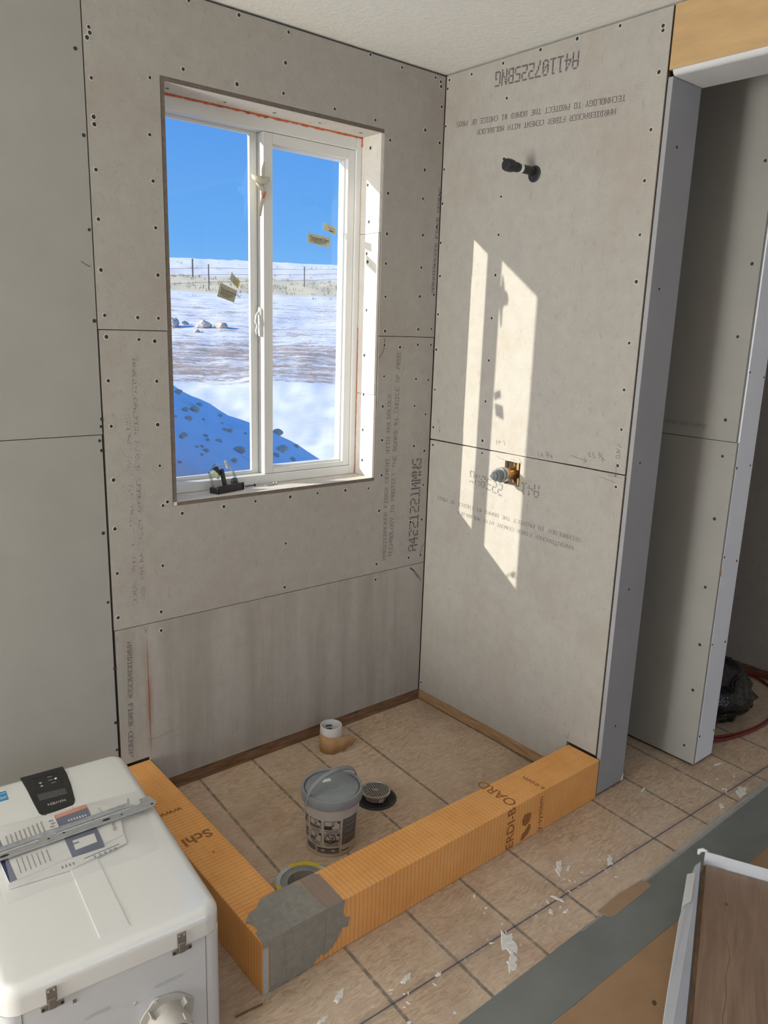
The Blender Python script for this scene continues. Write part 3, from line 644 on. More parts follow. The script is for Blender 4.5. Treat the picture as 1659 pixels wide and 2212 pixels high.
M_LABELY = pm('label_yellow', (.62, .54, .10), .6, var=.1, scale=50); M_LABELB = pm('label_blue', (.05, .06, .20), .7, var=.1, scale=50)
LN = [(.12, .85, .40, .45), (.12, .80, .28, .32), (.25, .65, .16, .20)]
yl, yr_ = .1558, .1408
t, q = sticker('tempered_glass_label', 'tilted cream tempered-glass label low on the left pane', [(-.846, 1.635), (-.833, 1.679), (-.771, 1.657), (-.783, 1.618)], yl, LN)
ftext('Tempered Glass', q(.10, .55, .0016), q(1, .5) - q(0, .5), q(.5, 1) - q(.5, 0), .0115, M_LABELINK, t, bold=.01)
t, q = sticker('curled_label', 'small curled label with yellow end above the tempered-glass label on left pane', [(-.802, 1.692), (-.795, 1.716), (-.760, 1.688), (-.768, 1.664)], yl, [(.4, .8, .30, .36), (.4, .8, .55, .60)], curl=True)
MB().quad(q(.88, 0, .0016), q(1, 0, .0016), q(1, 1, .0016), q(.88, 1, .0016)).build('yellow_end', M_LABELY, t, recalc=False)
t, q = sticker('tempered_glass_label', 'level cream tempered-glass label against the sky on the right pane', [(-.500, 1.833), (-.499, 1.866), (-.402, 1.858), (-.403, 1.824)], yr_, LN)
ftext('Tempered Glass', q(.10, .52, .0016), q(1, .5) - q(0, .5), q(.5, 1) - q(.5, 0), .0125, M_LABELINK, t, bold=.01)
t, q = sticker('curled_label', 'small curled label with yellow end against the sky on the right pane', [(-.440, 1.883), (-.432, 1.908), (-.375, 1.893), (-.378, 1.870)], yr_, [(.4, .8, .55, .60)], curl=True)
MB().quad(q(.88, 0, .0016), q(1, 0, .0016), q(1, 1, .0016), q(.88, 1, .0016)).build('yellow_end', M_LABELY, t, recalc=False)
MB().quad(q(.5, .18, .0016), q(.8, .18, .0016), q(.8, .32, .0016), q(.5, .32, .0016)).build('blue_print', M_LABELB, t, recalc=False)
# torn tape hanging on the meeting stile
M_TAPEC = pm('cream_tape', (.66, .63, .50), .6, var=.06, scale=60)
t = thing('torn_tape', 'torn cream tape twisted over the middle stile near the window top', 'tape', (SX, .128, 1.985))
mb = MB()
def ribbon(mb, pts, wdir, wid):
    for i in range(len(pts) - 1):
        a, b = Vector(pts[i]), Vector(pts[i + 1]); w0 = Vector(wdir[i]).normalized() * wid[i] * .5; w1 = Vector(wdir[i + 1]).normalized() * wid[i + 1] * .5
        mb.quad(a - w0, b - w1, b + w1, a + w0)
ribbon(mb, [(.000, -.020, .080), (-.004, -.022, .055), (-.006, -.022, .030), (-.010, -.022, .008), (-.004, -.020, -.030), (-.012, -.018, -.062), (-.016, -.017, -.090)],
       [(1, .2, 0), (1, .2, 0), (1, .6, .2), (1, 1, .4), (1, .3, 0), (1, .1, 0), (1, 0, 0)], [.004, .016, .020, .030, .018, .014, .010])
ribbon(mb, [(-.045, -.016, .028), (-.036, -.030, .020), (-.020, -.034, .018), (.000, -.026, .022), (.022, -.018, .030)], [(0, .5, 1), (0, .3, 1), (0, 0, 1), (0, .2, 1), (0, .2, 1)], [.016, .022, .026, .022, .010])
ribbon(mb, [(-.030, -.030, .012), (-.018, -.034, -.006), (-.004, -.028, -.018)], [(1, 0, .5), (1, 0, .4), (1, 0, .4)], [.018, .022, .010])
o = mb.build('tape_strip', M_TAPEC, t, recalc=False, smooth=True); o.modifiers.new('s', 'SOLIDIFY').thickness = .0006
mb = MB(); mb.tube([(-.006, -.024, .0), (-.002, -.024, -.016), (-.004, -.022, -.034)], [.004, .006, .003], 7); mb.build('foam_smear', M_FOAM, t, smooth=True)
# black and clear plastic holder standing on the sill
SZ = LZ0 + .0003
h = thing('plastic_clip_holder', 'black and clear plastic clip holder standing on the window sill', 'holder', (-.872, .064, SZ), R(14))
M_CLEAR = glass_mat('clear_plastic', (.80, .82, .80, 1), .16, .08); M_GLOW = pm('pale_green_plastic', (.62, .70, .50), .45, var=.05, scale=40)
MB().box(-.060, .060, -.024, -.017, .002, .026).box(-.060, -.050, -.024, .016, .002, .020).box(.050, .060, -.024, .016, .002, .022).box(-.060, .060, -.024, .016, .0, .004).build('base_tray', M_BLACK, h, bevel=.002)
MB().obox((-.020, -.008, .048), (1, .1, .25), (0, 1, 0), (-.25, 0, 1), .0065, .006, .032).build('upright_post', M_BLACK, h, bevel=.002)
MB().obox((-.046, -.004, .072), (1, 0, .5), (0, 1, 0), (-.4, 0, 1), .010, .007, .016).build('clamp_arm', M_BLACK, h, bevel=.003)
MB().obox((.036, .0, .026), (1, .3, .3), (0, 1, 0), (-.3, 0, 1), .013, .009, .012).build('clamp_block', M_BLACK, h, bevel=.003)
MB().tube([(-.070, .0, .070), (-.060, -.004, .074), (-.048, -.006, .062), (-.040, -.006, .050)], [.007, .009, .008, .004], 10).build('glow_spout', M_GLOW, h, smooth=True)
mb = MB()
for a, b in [((-.066, .006, .068), (-.052, .002, .010)), ((-.066, .006, .070), (-.040, .010, .094)), ((-.040, .010, .094), (.012, .012, .092)), ((.012, .012, .092), (.040, .010, .062)), ((.040, .010, .062), (.056, .006, .020))]:
    a, b = Vector(a), Vector(b); mb.obox((a + b) / 2, b - a, (0, 1, 0), (b - a).cross(Vector((0, 1, 0))), (b - a).length / 2 + .002, .006, .0022)
mb.build('clear_frame', M_CLEAR, h, bevel=.0008)
MB().obox((.008, .006, .090), (1, 0, .4), (0, 1, 0), (-.4, 0, 1), .004, .004, .014).build('spring_clip', M_STEEL, h)
for i, (x, y, a, lb_) in enumerate([(-.770, .082, .2, 'loose screw lying apart, nearest the plastic holder on the sill'), (-.712, .090, -.35, 'loose screw at the back of the pair on the sill'), (-.700, .070, .25, 'loose screw at the front of the pair on the sill'), (-.688, .080, -.15, 'loose screw crossing the pair on the sill, nearest the mullion')]):
    t = thing('loose_screw', lb_, 'screw', (x, y, SZ + .0022), a, 'loose screws on the window sill')
    MB().lathe([(.0018, -.022), (.0020, .018), (.0046, .0205), (.0046, .0225), (.003, .023)], axis=(1, 0, 0), n=10).build('shank', M_STEEL if i else M_BLACK, t, auto=40).location = (0, 0, .0022)

# ================================================================== shower curb: two foam boards and grey tape
HC = .1455; CX0, CX1, CY0, CY1 = -1.3238, -1.2035, YE, -.7793
def curb_mat(name, axis):
    m, n, b = newmat(name); co = objco(n); s = N(n, 'ShaderNodeSeparateXYZ'); n.links.new(co, s.inputs[0])
    main = s.outputs[0 if axis == 'x' else 1]; cross = s.outputs[1 if axis == 'x' else 0]
    wv = noise_node(n, co, 14, 2)
    mm = math_(n, 'MULTIPLY_ADD', wv, .004, main)
    fr_ = math_(n, 'FRACT', math_(n, 'MULTIPLY', mm, 1 / .0138))
    l1 = math_(n, 'LESS_THAN', fr_, .105)
    fr2 = math_(n, 'FRACT', math_(n, 'MULTIPLY', math_(n, 'MULTIPLY_ADD', wv, .006, cross), 1 / .0295))
    l2 = math_(n, 'MULTIPLY', math_(n, 'LESS_THAN', fr2, .035), .55)
    ln = math_(n, 'MULTIPLY', math_(n, 'MAXIMUM', l1, l2), ramp(n, noise_node(n, co, 30, 3), .3, .6, (.45, .45, .45, 1), (.95, .95, .95, 1)))
    c = ramp(n, noise_node(n, co, 8, 4), .3, .7, (.80, .37, .105, 1), (.90, .46, .16, 1))
    c = mix(n, ramp(n, noise_node(n, mapping(n, co, loc=(1, 4, 2)), 5, 4), .56, .72, (0, 0, 0, 1), (.35, .35, .35, 1)), c, (.76, .45, .20, 1))
    c = mix(n, math_(n, 'MULTIPLY', ln, .68), c, (.36, .125, .022, 1))
    n.links.new(c, b.inputs['Base Color']); setin(b, Roughness=.75); b.inputs['Specular IOR Level'].default_value = .3
    bumpit(n, b, l1, .15, .0006)
    return m
M_CURBX = curb_mat('orange_fleece_x', 'x'); M_CURBY = curb_mat('orange_fleece_y', 'y'); M_CPRINT = pm('curb_print', (.33, .135, .035), .8, var=.2, scale=120)
M_FOAMC = pm('grey_foam_core', (.42, .46, .48), .9, var=.08, scale=150)
cl = thing('curb_board_side', 'orange foam curb board running beside the white heater', 'curb board', (0, 0, 0))
MB().box(CX0, CX1, CY0 + .001, -.0015, 0, HC).build('foam_block', M_CURBY, cl, bevel=.003)
MB().box(CX0 + .0015, CX0 + .016, CY0, CY0 + .002, .0005, HC - .012).build('foam_end', M_FOAMC, cl)
n_ = .0005
ftext('Schl', (-1.2215, -.446, HC + n_), (-1, -.02, 0), (0, -1, 0), .049, M_CPRINT, cl, bold=.025, xs=1.12)
ftext('www.', (-1.240, -.302, HC + n_), (-1, .02, 0), (0, -1, 0), .033, M_CPRINT, cl, bold=.015, xs=1.05)
ftext('u', (CX0 - n_, -.452, HC - .004), (0, 0, -1), (0, -1, 0), .042, M_CPRINT, cl, bold=.02)
MB().box(-1.262, -1.256, -.548, -.543, HC, HC + n_).build('registration_mark', M_CPRINT, cl)
cf = thing('curb_board_front', 'long orange foam curb board across the front of the shower', 'curb board', (0, 0, 0))
MB().box(CX1 + .0005, -.0008, CY0, CY1, 0, HC).build('foam_block', M_CURBX, cf, bevel=.003)
ftext('OARD', (-.412, -.9035, HC + n_), (0, 1, 0), (-1, 0, 0), .052, M_CPRINT, cf, bold=.012, xs=1.02)
ftext('s.com', (-.283, -.905, HC + n_), (0, 1, 0), (-1, 0, 0), .030, M_CPRINT, cf, bold=.005, xs=1.25)
ftext('ERDI-B', (-.432, CY0 - n_, .001), (0, 0, 1), (-1, 0, 0), .048, M_CPRINT, cf, bold=.012, xs=1.0)
ftext('y-system', (-.297, CY0 - n_, .004), (0, 0, 1), (-1, 0, 0), .031, M_CPRINT, cf, bold=.005, xs=1.12)
pt = lambda L: [(x, CY0 - n_, z) for x, z in L]
MB().prism(pt([(-.392, .062), (-.376, .052), (-.358, .060), (-.352, .078), (-.354, .092), (-.384, .096), (-.394, .080)]), (0, .0004, 0)).prism(pt([(-.396, .008), (-.384, .006), (-.358, .020), (-.350, .034), (-.352, .050), (-.362, .052), (-.372, .038), (-.392, .026)]), (0, .0004, 0)).build('printed_emblem', M_CPRINT, cf)
# grey tape wrapped round the corner joint
def tape_mat():
    m, n, b = newmat('grey_cloth_tape'); co = objco(n)
    f = noise_node(n, co, 55, 4); g = noise_node(n, mapping(n, co, (1, 1, .25)), 16, 4)
    c = mix(n, ramp(n, f, .35, .7), (.265, .25, .215, 1), (.33, .315, .275, 1))
    c = mix(n, ramp(n, g, .55, .70, (0, 0, 0, 1), (.35, .35, .35, 1)), c, (.22, .185, .165, 1))
    n.links.new(c, b.inputs['Base Color']); setin(b, Roughness=.5); bumpit(n, b, f, .25, .002)
    return m
M_TAPE = tape_mat(); M_TAPES = film_mat('sheer_tape', (.40, .36, .315), .45, .5)
tp = thing('corner_tape', 'grey cloth tape wrapped over the corner joint of the orange curb', 'tape', (0, 0, 0))
z1 = HC + .0008
MB().prism([(-1.3225, YE - .0008, z1), (-1.318, -.868, z1), (-1.308, -.862, z1), (-1.312, -.838, z1), (-1.328 + .006, -.828, z1), (-1.300, -.806, z1), (-1.275, -.800, z1), (-1.252, -.780, z1), (-1.205, -.776, z1), (-1.190, -.779, z1), (-1.141, -.780, z1), (-1.139, YE - .0008, z1)], (0, 0, .0006)).build('top_strip', M_TAPE, tp)
MB().prism([(-1.262, YE - .001, z1 + .0007), (-1.225, -.835, z1 + .0007), (-1.2035, -.780, z1 + .0007), (-1.146, -.781, z1 + .0007), (-1.143, YE - .001, z1 + .0007)], (0, 0, .0008)).build('top_overlap', M_TAPE, tp)
MB().prism([(-1.1388, YE - .0006, z1), (-1.1388, -.780, z1), (-1.095, -.781, z1), (-1.082, -.792, z1), (-1.084, -.850, z1), (-1.088, YE - .0006, z1)], (0, 0, .0004)).build('top_sheer_strip', M_TAPES, tp)
yf = YE - .0008
MB().prism([(-1.3225, yf, z1 + .0003), (-1.3225, yf, .131), (-1.305, yf, .131), (-1.304, yf, .001), (-1.180, yf, .004), (-1.165, yf, .018), (-1.150, yf, .024), (-1.145, yf, .060), (-1.1400, yf, z1 + .0003)], (0, -.0006, 0)).build('front_strip', M_TAPE, tp)
MB().prism([(-1.1398, yf, z1), (-1.144, yf, .058), (-1.150, yf, .012), (-1.120, yf, .024), (-1.100, yf, .045), (-1.090, yf, .066), (-1.072, yf, .060), (-1.066, yf, .085), (-1.080, yf, .090), (-1.088, yf, .110), (-1.083, yf, z1)], (0, -.0005, 0)).build('front_strip', M_TAPE, tp)
MB().prism([(-1.262, yf - .0007, z1 + .0006), (-1.258, yf - .0007, .018), (-1.215, yf - .0007, .012), (-1.172, yf - .0007, .022), (-1.176, yf - .0007, .080), (-1.146, yf - .0007, z1 + .0006)], (0, -.0007, 0)).build('front_overlap', M_TAPE, tp)

# ================================================================== bucket
bk = thing('plastic_bucket', 'white plastic bucket with grey lid and printed instructions in the shower', 'bucket', (-.860, -.545, 0), R(0))
def bucket_mat():
    m, n, b = newmat('bucket_plastic'); setin(b, Roughness=.45)
    n.links.new(ramp(n, noise_node(n, objco(n), 12, 3), .3, .7, (.50, .455, .41, 1), (.56, .51, .46, 1)), b.inputs['Base Color'])
    return m
M_GREYR = pm('grey_core', (.30, .31, .30), .6, var=.1, scale=30); M_BUCK = bucket_mat(); M_BPRINT = pm('bucket_print', (.045, .04, .042), .6, var=.3, scale=200); M_BGREY = pm('bucket_print_grey', (.135, .12, .115), .6, var=.35, scale=260); M_RED = pm('red_print', (.16, .07, .06), .6, var=.2, scale=80)
rb = lambda z: .0765 + (z / .170) * (.0865 - .0765)
MB().lathe([(.070, 0), (.0750, .001), (.0765, .006)] + [(rb(z), z) for z in (.05, .10, .150)] + [(.0870, .158), (.0885, .168), (.0885, .186)], n=56).build('body', M_BUCK, bk, auto=40)
MB().lathe([(.0905, .165), (.0935, .167), (.0945, .172), (.0945, .190), (.0925, .196), (.0885, .1975), (.0852, .196), (.0842, .1870), (.0818, .1870), (.0812, .1925), (.0795, .1935), (.025, .1935), (.0240, .1950), (.0222, .1950), (.0212, .1935), (.0005, .1935)], n=64).build('lid', M_GREYP, bk, auto=35)
MB().quad((-.012, .030, .1940), (.014, .020, .1940), (.018, .036, .1940), (-.008, .046, .1940)).build('price_label', M_PAPER, bk, recalc=False)
camd = math.atan2(-2.236 + .545, -2.118 + .860)      # side of the bucket that shows
def bpatch(a0, a1, z0, z1_, eps=.0004, n=6):
    mb = MB()
    for i in range(n):
        p, q_ = a0 + (a1 - a0) * i / n, a0 + (a1 - a0) * (i + 1) / n
        c = lambda a, z: ((rb(z) + eps) * math.cos(camd + a), (rb(z) + eps) * math.sin(camd + a), z)
        mb.quad(c(p, z0), c(q_, z0), c(q_, z1_), c(p, z1_))
    return mb
def bframe(a0, a1, z0, z1_, t=.0016, ta=.02):
    mb = MB()
    for r in ((a0, a1, z0, z0 + t), (a0, a1, z1_ - t, z1_), (a0, a0 + ta, z0, z1_), (a1 - ta, a1, z0, z1_)):
        m2 = bpatch(*r, eps=.0005); mb.add(m2.v, m2.f)
    return mb
def bhand(a, z, s):
    mb = MB()
    for q_ in ([(-.3, .9), (-.45, .5), (-.3, .2), (-.28, -.3), (-.18, -.35), (-.15, .1), (-.05, .15), (-.02, -.3), (.08, -.3), (.10, .2), (.25, .3), (.35, .9)],):
        pts = [((rb(z) + .0009) * math.cos(camd + a + x * s / .08), (rb(z) + .0009) * math.sin(camd + a + x * s / .08), z + y * s) for x, y in q_]
        for i in range(len(pts)):
            p, r_ = Vector(pts[i]), Vector(pts[(i + 1) % len(pts)]); d = (r_ - p).normalized(); o_ = d.cross(Vector((math.cos(camd + a), math.sin(camd + a), 0))) * .0007
            mb.quad(p - o_, r_ - o_, r_ + o_, p + o_)
    return mb
cols_ = [(-1.20, -.98), (-.86, -.36), (-.26, .33)]; rows_ = [(.098, .128), (.052, .084)]
for ci, (a0, a1) in enumerate(cols_):
    for ri, (z0, z1_) in enumerate(rows_):
        bframe(a0, a1, z0, z1_).build('printed_frame', M_BPRINT, bk, recalc=False)
        if (ci + ri) % 2 == 0 or ci == 2 and ri == 0:
            bpatch(a0 + .02, a0 + (a1 - a0) * .5, z0 + .002, z0 + .014).build('printed_panel', M_BPRINT if ci == 2 else M_BGREY, bk, recalc=False)
        else: bpatch(a0 + .02, a1 - .05, z0 + .002, z0 + .011).build('printed_panel', M_BGREY, bk, recalc=False)
        bpatch(a1 - .11, a1 - .03, z1_ - .008, z1_ - .002, .0007).build('printed_number_dot', M_BPRINT, bk, recalc=False)
        bhand((a0 + a1) / 2 + .07 * (a1 - a0), (z0 + z1_) / 2 + .002, .010).build('printed_hand', M_BPRINT, bk, recalc=False)
        if ci > 0:
            bpatch(a0 + .01, a1 - .06, z0 - .006, z0 - .0035).build('printed_caption', M_BGREY, bk, recalc=False)
            bpatch(a0 + .08, a1 - .02, z0 - .0105, z0 - .0080).build('printed_caption', M_BGREY, bk, recalc=False)
# forbidden sign in the lower right picture
mb = MB(); za, aa, rr = .068, -.02, .0155
ring = [((rb(za) + .0012) * math.cos(camd + aa + rr * math.cos(t_) / .081), (rb(za) + .0012) * math.sin(camd + aa + rr * math.cos(t_) / .081), za + rr * math.sin(t_)) for t_ in [i * 2 * math.pi / 28 for i in range(28)]]
mb.tube(ring, .0011, 5, closed=True); mb.tube([ring[10], [(a + b) / 2 * 1.004 for a, b in zip(ring[10], ring[24])], ring[24]], .0011, 5)
mb.build('printed_sign', M_BPRINT, bk)
bpatch(.42, 1.12, .040, .131).build('printed_text_block', M_BGREY, bk, recalc=False)
for z in (.063, .085, .105, .120): bpatch(.50 + (z - .06), .98, z, z + .0010, .0007).build('printed_text_gap', M_BUCK, bk, recalc=False)
bpatch(-.55, .32, .014, .030).build('printed_text_block', M_BGREY, bk, recalc=False); bpatch(-.55, .32, .030, .0335, .0006).build('printed_bar', M_BPRINT, bk, recalc=False)
bpatch(-1.12, -.62, .016, .032).build('printed_text_block', M_BGREY, bk, recalc=False); bpatch(-1.12, -.62, .034, .037, .0006).build('printed_bar', M_BPRINT, bk, recalc=False)
for a in (-.38, .02): bpatch(a, a + .14, .022, .028, .0008).build('printed_text_gap', M_BUCK, bk, recalc=False)
bpatch(.40, .78, .018, .0225).build('printed_code', M_RED, bk, recalc=False)
# handle: flat grey strap resting across the lid, hinged at the rim
mb = MB(); hx, hy = .9986, .052; pts = []
tilt = Vector((-hy, hx, 0))
for i in range(25):
    t_ = math.pi * i / 24; x = -math.cos(t_) * .0985; s_ = math.sin(t_)
    pts.append(Vector((hx * x, hy * x, .174 + .074 * s_ ** .8)) + tilt * (-.009 * s_))
wd_ = [Vector((-hy, hx, 0)) * .72 + Vector((0, 0, .69))] * 25
ribbon(mb, pts, wd_, [.011] * 3 + [.0135] * 19 + [.011] * 3)
o = mb.build('handle', M_GREYP, bk, recalc=False, smooth=True); o.modifiers.new('s', 'SOLIDIFY').thickness = .003
for s_ in (-1, 1): MB().lathe([(.007, .0), (.007, .006), (.005, .007)], c=(hx * .0925 * s_, hy * .0925 * s_, .174), axis=(hx * s_, hy * s_, 0), n=12).build('handle_pivot', M_GREYP, bk, auto=40)

# ================================================================== floor drain
dr = thing('floor_drain', 'round shower drain with steel grate on black flange', 'drain', (-.606, -.452, 0))
MB().lathe([(.071, 0), (.071, .003), (.069, .0045), (.060, .0050), (.057, .004), (.050, .004), (.049, .002), (.030, .001)], n=56).build('flange', M_BLACK, dr, auto=35)
MB().lathe([(.036, .004), (.036, .020), (.043, .022), (.043, .026)], n=40).build('riser', M_STEEL, dr, auto=35)
g = MB(); g.lathe([(.0455, .026), (.0490, .0265), (.0500, .030), (.0490, .033), (.0455, .0335), (.0445, .0325), (.0445, .027)], n=56, caps=False); g.f += [(6 * 56 + k, 6 * 56 + (k + 1) % 56, (k + 1) % 56, k) for k in range(56)]
g.build('grate_rim', M_STAIN, dr, auto=35)
gr = MB(); st = .0072; ga = .35; uv = Vector((math.cos(ga), math.sin(ga), 0)); vv = Vector((-uv.y, uv.x, 0))
for i in range(-6, 7):
    off = i * st; L_ = math.sqrt(max(0, .0452 ** 2 - off ** 2))
    if L_ < .006: continue
    gr.obox(vv * off + Vector((0, 0, .031)), uv, vv, (0, 0, 1), L_, .0013, .0012)
    for k in range(-8, 9):
        xx = (k + (.5 if i % 2 else 0)) * .0098
        if (Vector((xx, off + st / 2, 0))).length < .0445: gr.obox(uv * xx + vv * (off + st / 2) + Vector((0, 0, .031)), vv, uv, (0, 0, 1), st / 2, .0018, .0011)
gr.obox(Vector((0, 0, .0316)), uv, vv, (0, 0, 1), .006, .010, .0010)
gr.build('grate', M_STAIN, dr)
MB().lathe([(.0445, .0262), (.001, .0262)], n=40, caps=False).build('dark_throat', M_BLACK, dr)
for a in (.2, 2.3, 4.4): MB().obox((math.cos(a) * .044, math.sin(a) * .044, .019), (math.cos(a), math.sin(a), 0), (-math.sin(a), math.cos(a), 0), (0, 0, 1), .006, .009, .006).build('clamp_lug', M_STEEL, dr, bevel=.001)

# ================================================================== roll of sheet with kraft paper
ro = thing('sheet_roll', 'white cardboard roll with loose brown kraft sheet near the window wall', 'roll', (-.541, -.104, 0))
mb = MB(); mb.lathe([(.0405, .001), (.0405, .100), (.0375, .1005), (.0375, .002)], n=40, caps=False); mb.build('core_tube', M_PAPER, ro, auto=35)
for z, a in ((.072, 2.9), (.058, 2.9)):
    m2 = MB()
    for i in range(4):
        c = lambda t_, zz: (.0372 * math.cos(t_), .0372 * math.sin(t_), zz)
        b0 = a - 2.05 + i * .16; m2.quad(c(b0, z), c(b0 + .16, z), c(b0 + .16, z + .008), c(b0, z + .008))
    m2.build('printed_mark', M_INK, ro, recalc=False)
mb = MB(); n_s = 22; prevp = None
a_start = math.radians(120)
low, top_ = [], []
for i in range(n_s + 1):
    t_ = i / n_s
    if t_ < .62:
        a = math.radians(105) + (t_ / .62) * math.radians(160); r_ = .0425 + .002 * t_
        x, y = r_ * math.cos(a), r_ * math.sin(a)
    else:
        k = (t_ - .62) / .38; d = k * .085
        a = math.radians(265); x = .0437 * math.cos(a) - math.sin(a) * d; y = .0437 * math.sin(a) + math.cos(a) * d - .008 * math.sin(k * 3)
    zt = .078 - t_ * .018
    zb = 0.001 if t_ < .60 else .001 + (t_ - .60) * .075 + (.004 * math.sin(t_ * 40))
    if t_ > .8: zt -= (t_ - .8) * .10
    low.append((x, y, zb)); top_.append((x, y, max(zt, zb + .002)))
for i in range(n_s): mb.quad(low[i], low[i + 1], top_[i + 1], top_[i])
o = mb.build('kraft_sheet', M_KRAFT, ro, recalc=False, smooth=True); o.modifiers.new('s', 'SOLIDIFY').thickness = .0008

# ================================================================== tape spool behind the curb
M_YEL = pm('yellow_label', (.66, .52, .035), .5, var=.06, scale=40); M_SPOOL = pm('spool_side', (.46, .52, .52), .5, var=.08, scale=30)
spo = thing('tape_spool', 'flat yellow and grey tape spool tucked in the curb corner', 'spool', (-1.047, -.672, 0))
MB().lathe([(.080, 0), (.080, .030), (.0790, .031), (.066, .031), (.066, .0)], n=48, caps=False).build('spool_ring', M_SPOOL, spo, auto=35)
for a0, a1 in ((.35, 1.55), (2.75, 3.75), (4.6, 5.6)):
    mb = MB()
    for i in range(10):
        p, q_ = a0 + (a1 - a0) * i / 10, a0 + (a1 - a0) * (i + 1) / 10
        c = lambda r_, a, z: (r_ * math.cos(a), r_ * math.sin(a), z)
        mb.quad(c(.0655, p, .0316), c(.0805, p, .0316), c(.0805, q_, .0316), c(.0655, q_, .0316)); mb.quad(c(.0806, p, .001), c(.0806, q_, .001), c(.0806, q_, .0316), c(.0806, p, .0316))
    mb.build('yellow_label', M_YEL, spo, recalc=False)
MB().lathe([(.0655, .002), (.0655, .027), (.050, .027), (.050, .002)], n=44, caps=False).build('wound_tape', M_GREYP, spo, auto=35)
MB().lathe([(.050, .0), (.050, .029), (.046, .029), (.046, .0)], n=40, caps=False).build('core', M_GREYR, spo, auto=35)
# ================================================================== tankless water heater lying on its back
def enamel(name, col, rough):
    m, n, b = newmat(name)
    n.links.new(ramp(n, noise_node(n, objco(n), 5, 3), .3, .7, tuple(c * .985 for c in col) + (1,), col + (1,)), b.inputs['Base Color'])
    setin(b, Roughness=rough); b.inputs['Coat Weight'].default_value = 1.0; b.inputs['Coat Roughness'].default_value = .03
    return m
M_ENAM = enamel('white_enamel', (.79, .795, .76), .25); M_ENAMB = enamel('white_enamel_body', (.62, .645, .665), .4)
M_PANEL = pm('black_panel', (.022, .021, .020), .22, var=.3, scale=60); M_LCD = pm('lcd_window', (.075, .08, .075), .25, var=.1, scale=40); M_SEAM = pm('dark_seam', (.16, .165, .17), .9, var=.2, scale=30)
M_PORT = pm('vent_plastic', (.50, .475, .42), .5, var=.08, scale=20); M_SILVER = pm('silver_print', (.55, .55, .54), .4, metal=.3, var=.1, scale=60)
M_LATCH = pm('latch_steel', (.30, .28, .25), .45, metal=.85, var=.15, scale=60); M_EMB = pm('emboss_shade', (.50, .52, .54), .5)  # last one: relief shade of the embossed letters as a flat darker colour
HA = R(-5.2)
ht = thing('water_heater', 'large white tankless water heater lying on its back in front', 'water heater', (-1.633, -.58, 0), HA)
def rrect(x0, x1, y0, y1, r, inset, z, n=8):
    x0 += inset; x1 -= inset; y0 += inset; y1 -= inset; r = max(r - inset, .004); pts = []
    for cx, cy, a in ((x1 - r, y1 - r, 0), (x0 + r, y1 - r, 90), (x0 + r, y0 + r, 180), (x1 - r, y0 + r, 270)):
        for i in range(n + 1):
            t_ = R(a + 90 * i / n); pts.append((cx + r * math.cos(t_), cy + r * math.sin(t_), z))
    return pts
def shell(rings, cap0=True, cap1=True):
    mb = MB(); n = len(rings[0])
    for r in rings: mb.v += r
    for i in range(len(rings) - 1):
        for k in range(n): mb.f.append((i * n + k, i * n + (k + 1) % n, (i + 1) * n + (k + 1) % n, (i + 1) * n + k))
    if cap0: mb.f.append(tuple(range(n))[::-1])
    if cap1: mb.f.append(tuple(range((len(rings) - 1) * n, len(rings) * n)))
    return mb
hx0, hx1, hy0, hy1 = -.220, .220, -.3545, .378
shell([rrect(hx0, hx1, hy0, hy1, .030, i_, z) for i_, z in ((.006, 0), (.003, .004), (.003, .2868), (.006, .2875))]).build('body', M_ENAMB, ht, auto=35)
shell([rrect(hx0 + .004, hx1 - .004, hy0 + .004, hy1 - .004, .028, .002, z) for z in (.2872, .2888)]).build('seam_gap', M_SEAM, ht)
rg = [(.0, .2885)]
for i in range(9):
    a = math.pi / 2 * i / 8; rg.append((.024 * (1 - math.cos(a)), .3205 + .0245 * math.sin(a)))
rg.append((.050, .3460))
shell([rrect(hx0, hx1, hy0, hy1, .042, i_, z) for i_, z in rg]).build('front_cover', M_ENAM, ht, auto=50)
MB().box(-.024, .037, hy0 + .046, .20, .3455, .3474).build('cover_rib', M_ENAM, ht, bevel=.0018, seg=3)
# control panel
def ppoly(L, z): return [(x, y, z) for x, y in L]
cp = MB().prism(ppoly([(-.047, .347), (-.0495, .372), (.060, .372), (.061, .330), (.058, .270), (.050, .195), (.044, .180), (.034, .172), (.0, .168), (-.026, .167), (-.034, .172), (-.039, .184), (-.042, .240), (-.044, .300)], .3445), (0, 0, .0035)).build('control_panel', M_PANEL, ht, bevel=.0015)
# the panel wraps down over the rear edge
zt = .3483
MB().prism(ppoly([(-.027, .234), (.040, .230), (.040, .260), (-.027, .266)], zt), (0, 0, .0005)).build('display', M_LCD, cp)
ftext('NAVIEN', (.030, .2105, zt), (-1, .02, 0), (0, -1, 0), .0150, M_SILVER, cp, bold=.012, xs=.82)
mb = MB()
for a, b in [((-.024, .350), (.040, .347)), ((-.024, .350), (-.023, .300)), ((.040, .347), (.040, .285))]:
    a, b = Vector((*a, zt)), Vector((*b, zt)); mb.obox((a + b) / 2, b - a, (b - a).cross(Vector((0, 0, 1))), (0, 0, 1), (b - a).length / 2, .0009, .0002)
mb.build('button_outline', M_BLACK, cp)
MB().prism(ppoly([(-.013, .320), (-.004, .320), (-.0085, .312)], zt), (0, 0, .0004)).build('arrow_button', M_SILVER, cp)
MB().prism(ppoly([(-.013, .298), (-.004, .298), (-.0085, .306)], zt), (0, 0, .0004)).build('arrow_button', M_SILVER, cp)
MB().lathe([(.0035, .0), (.0033, .0012), (.001, .0016)], c=(.030, .318, zt), n=12).build('power_button', M_WHITEP, cp, auto=40)
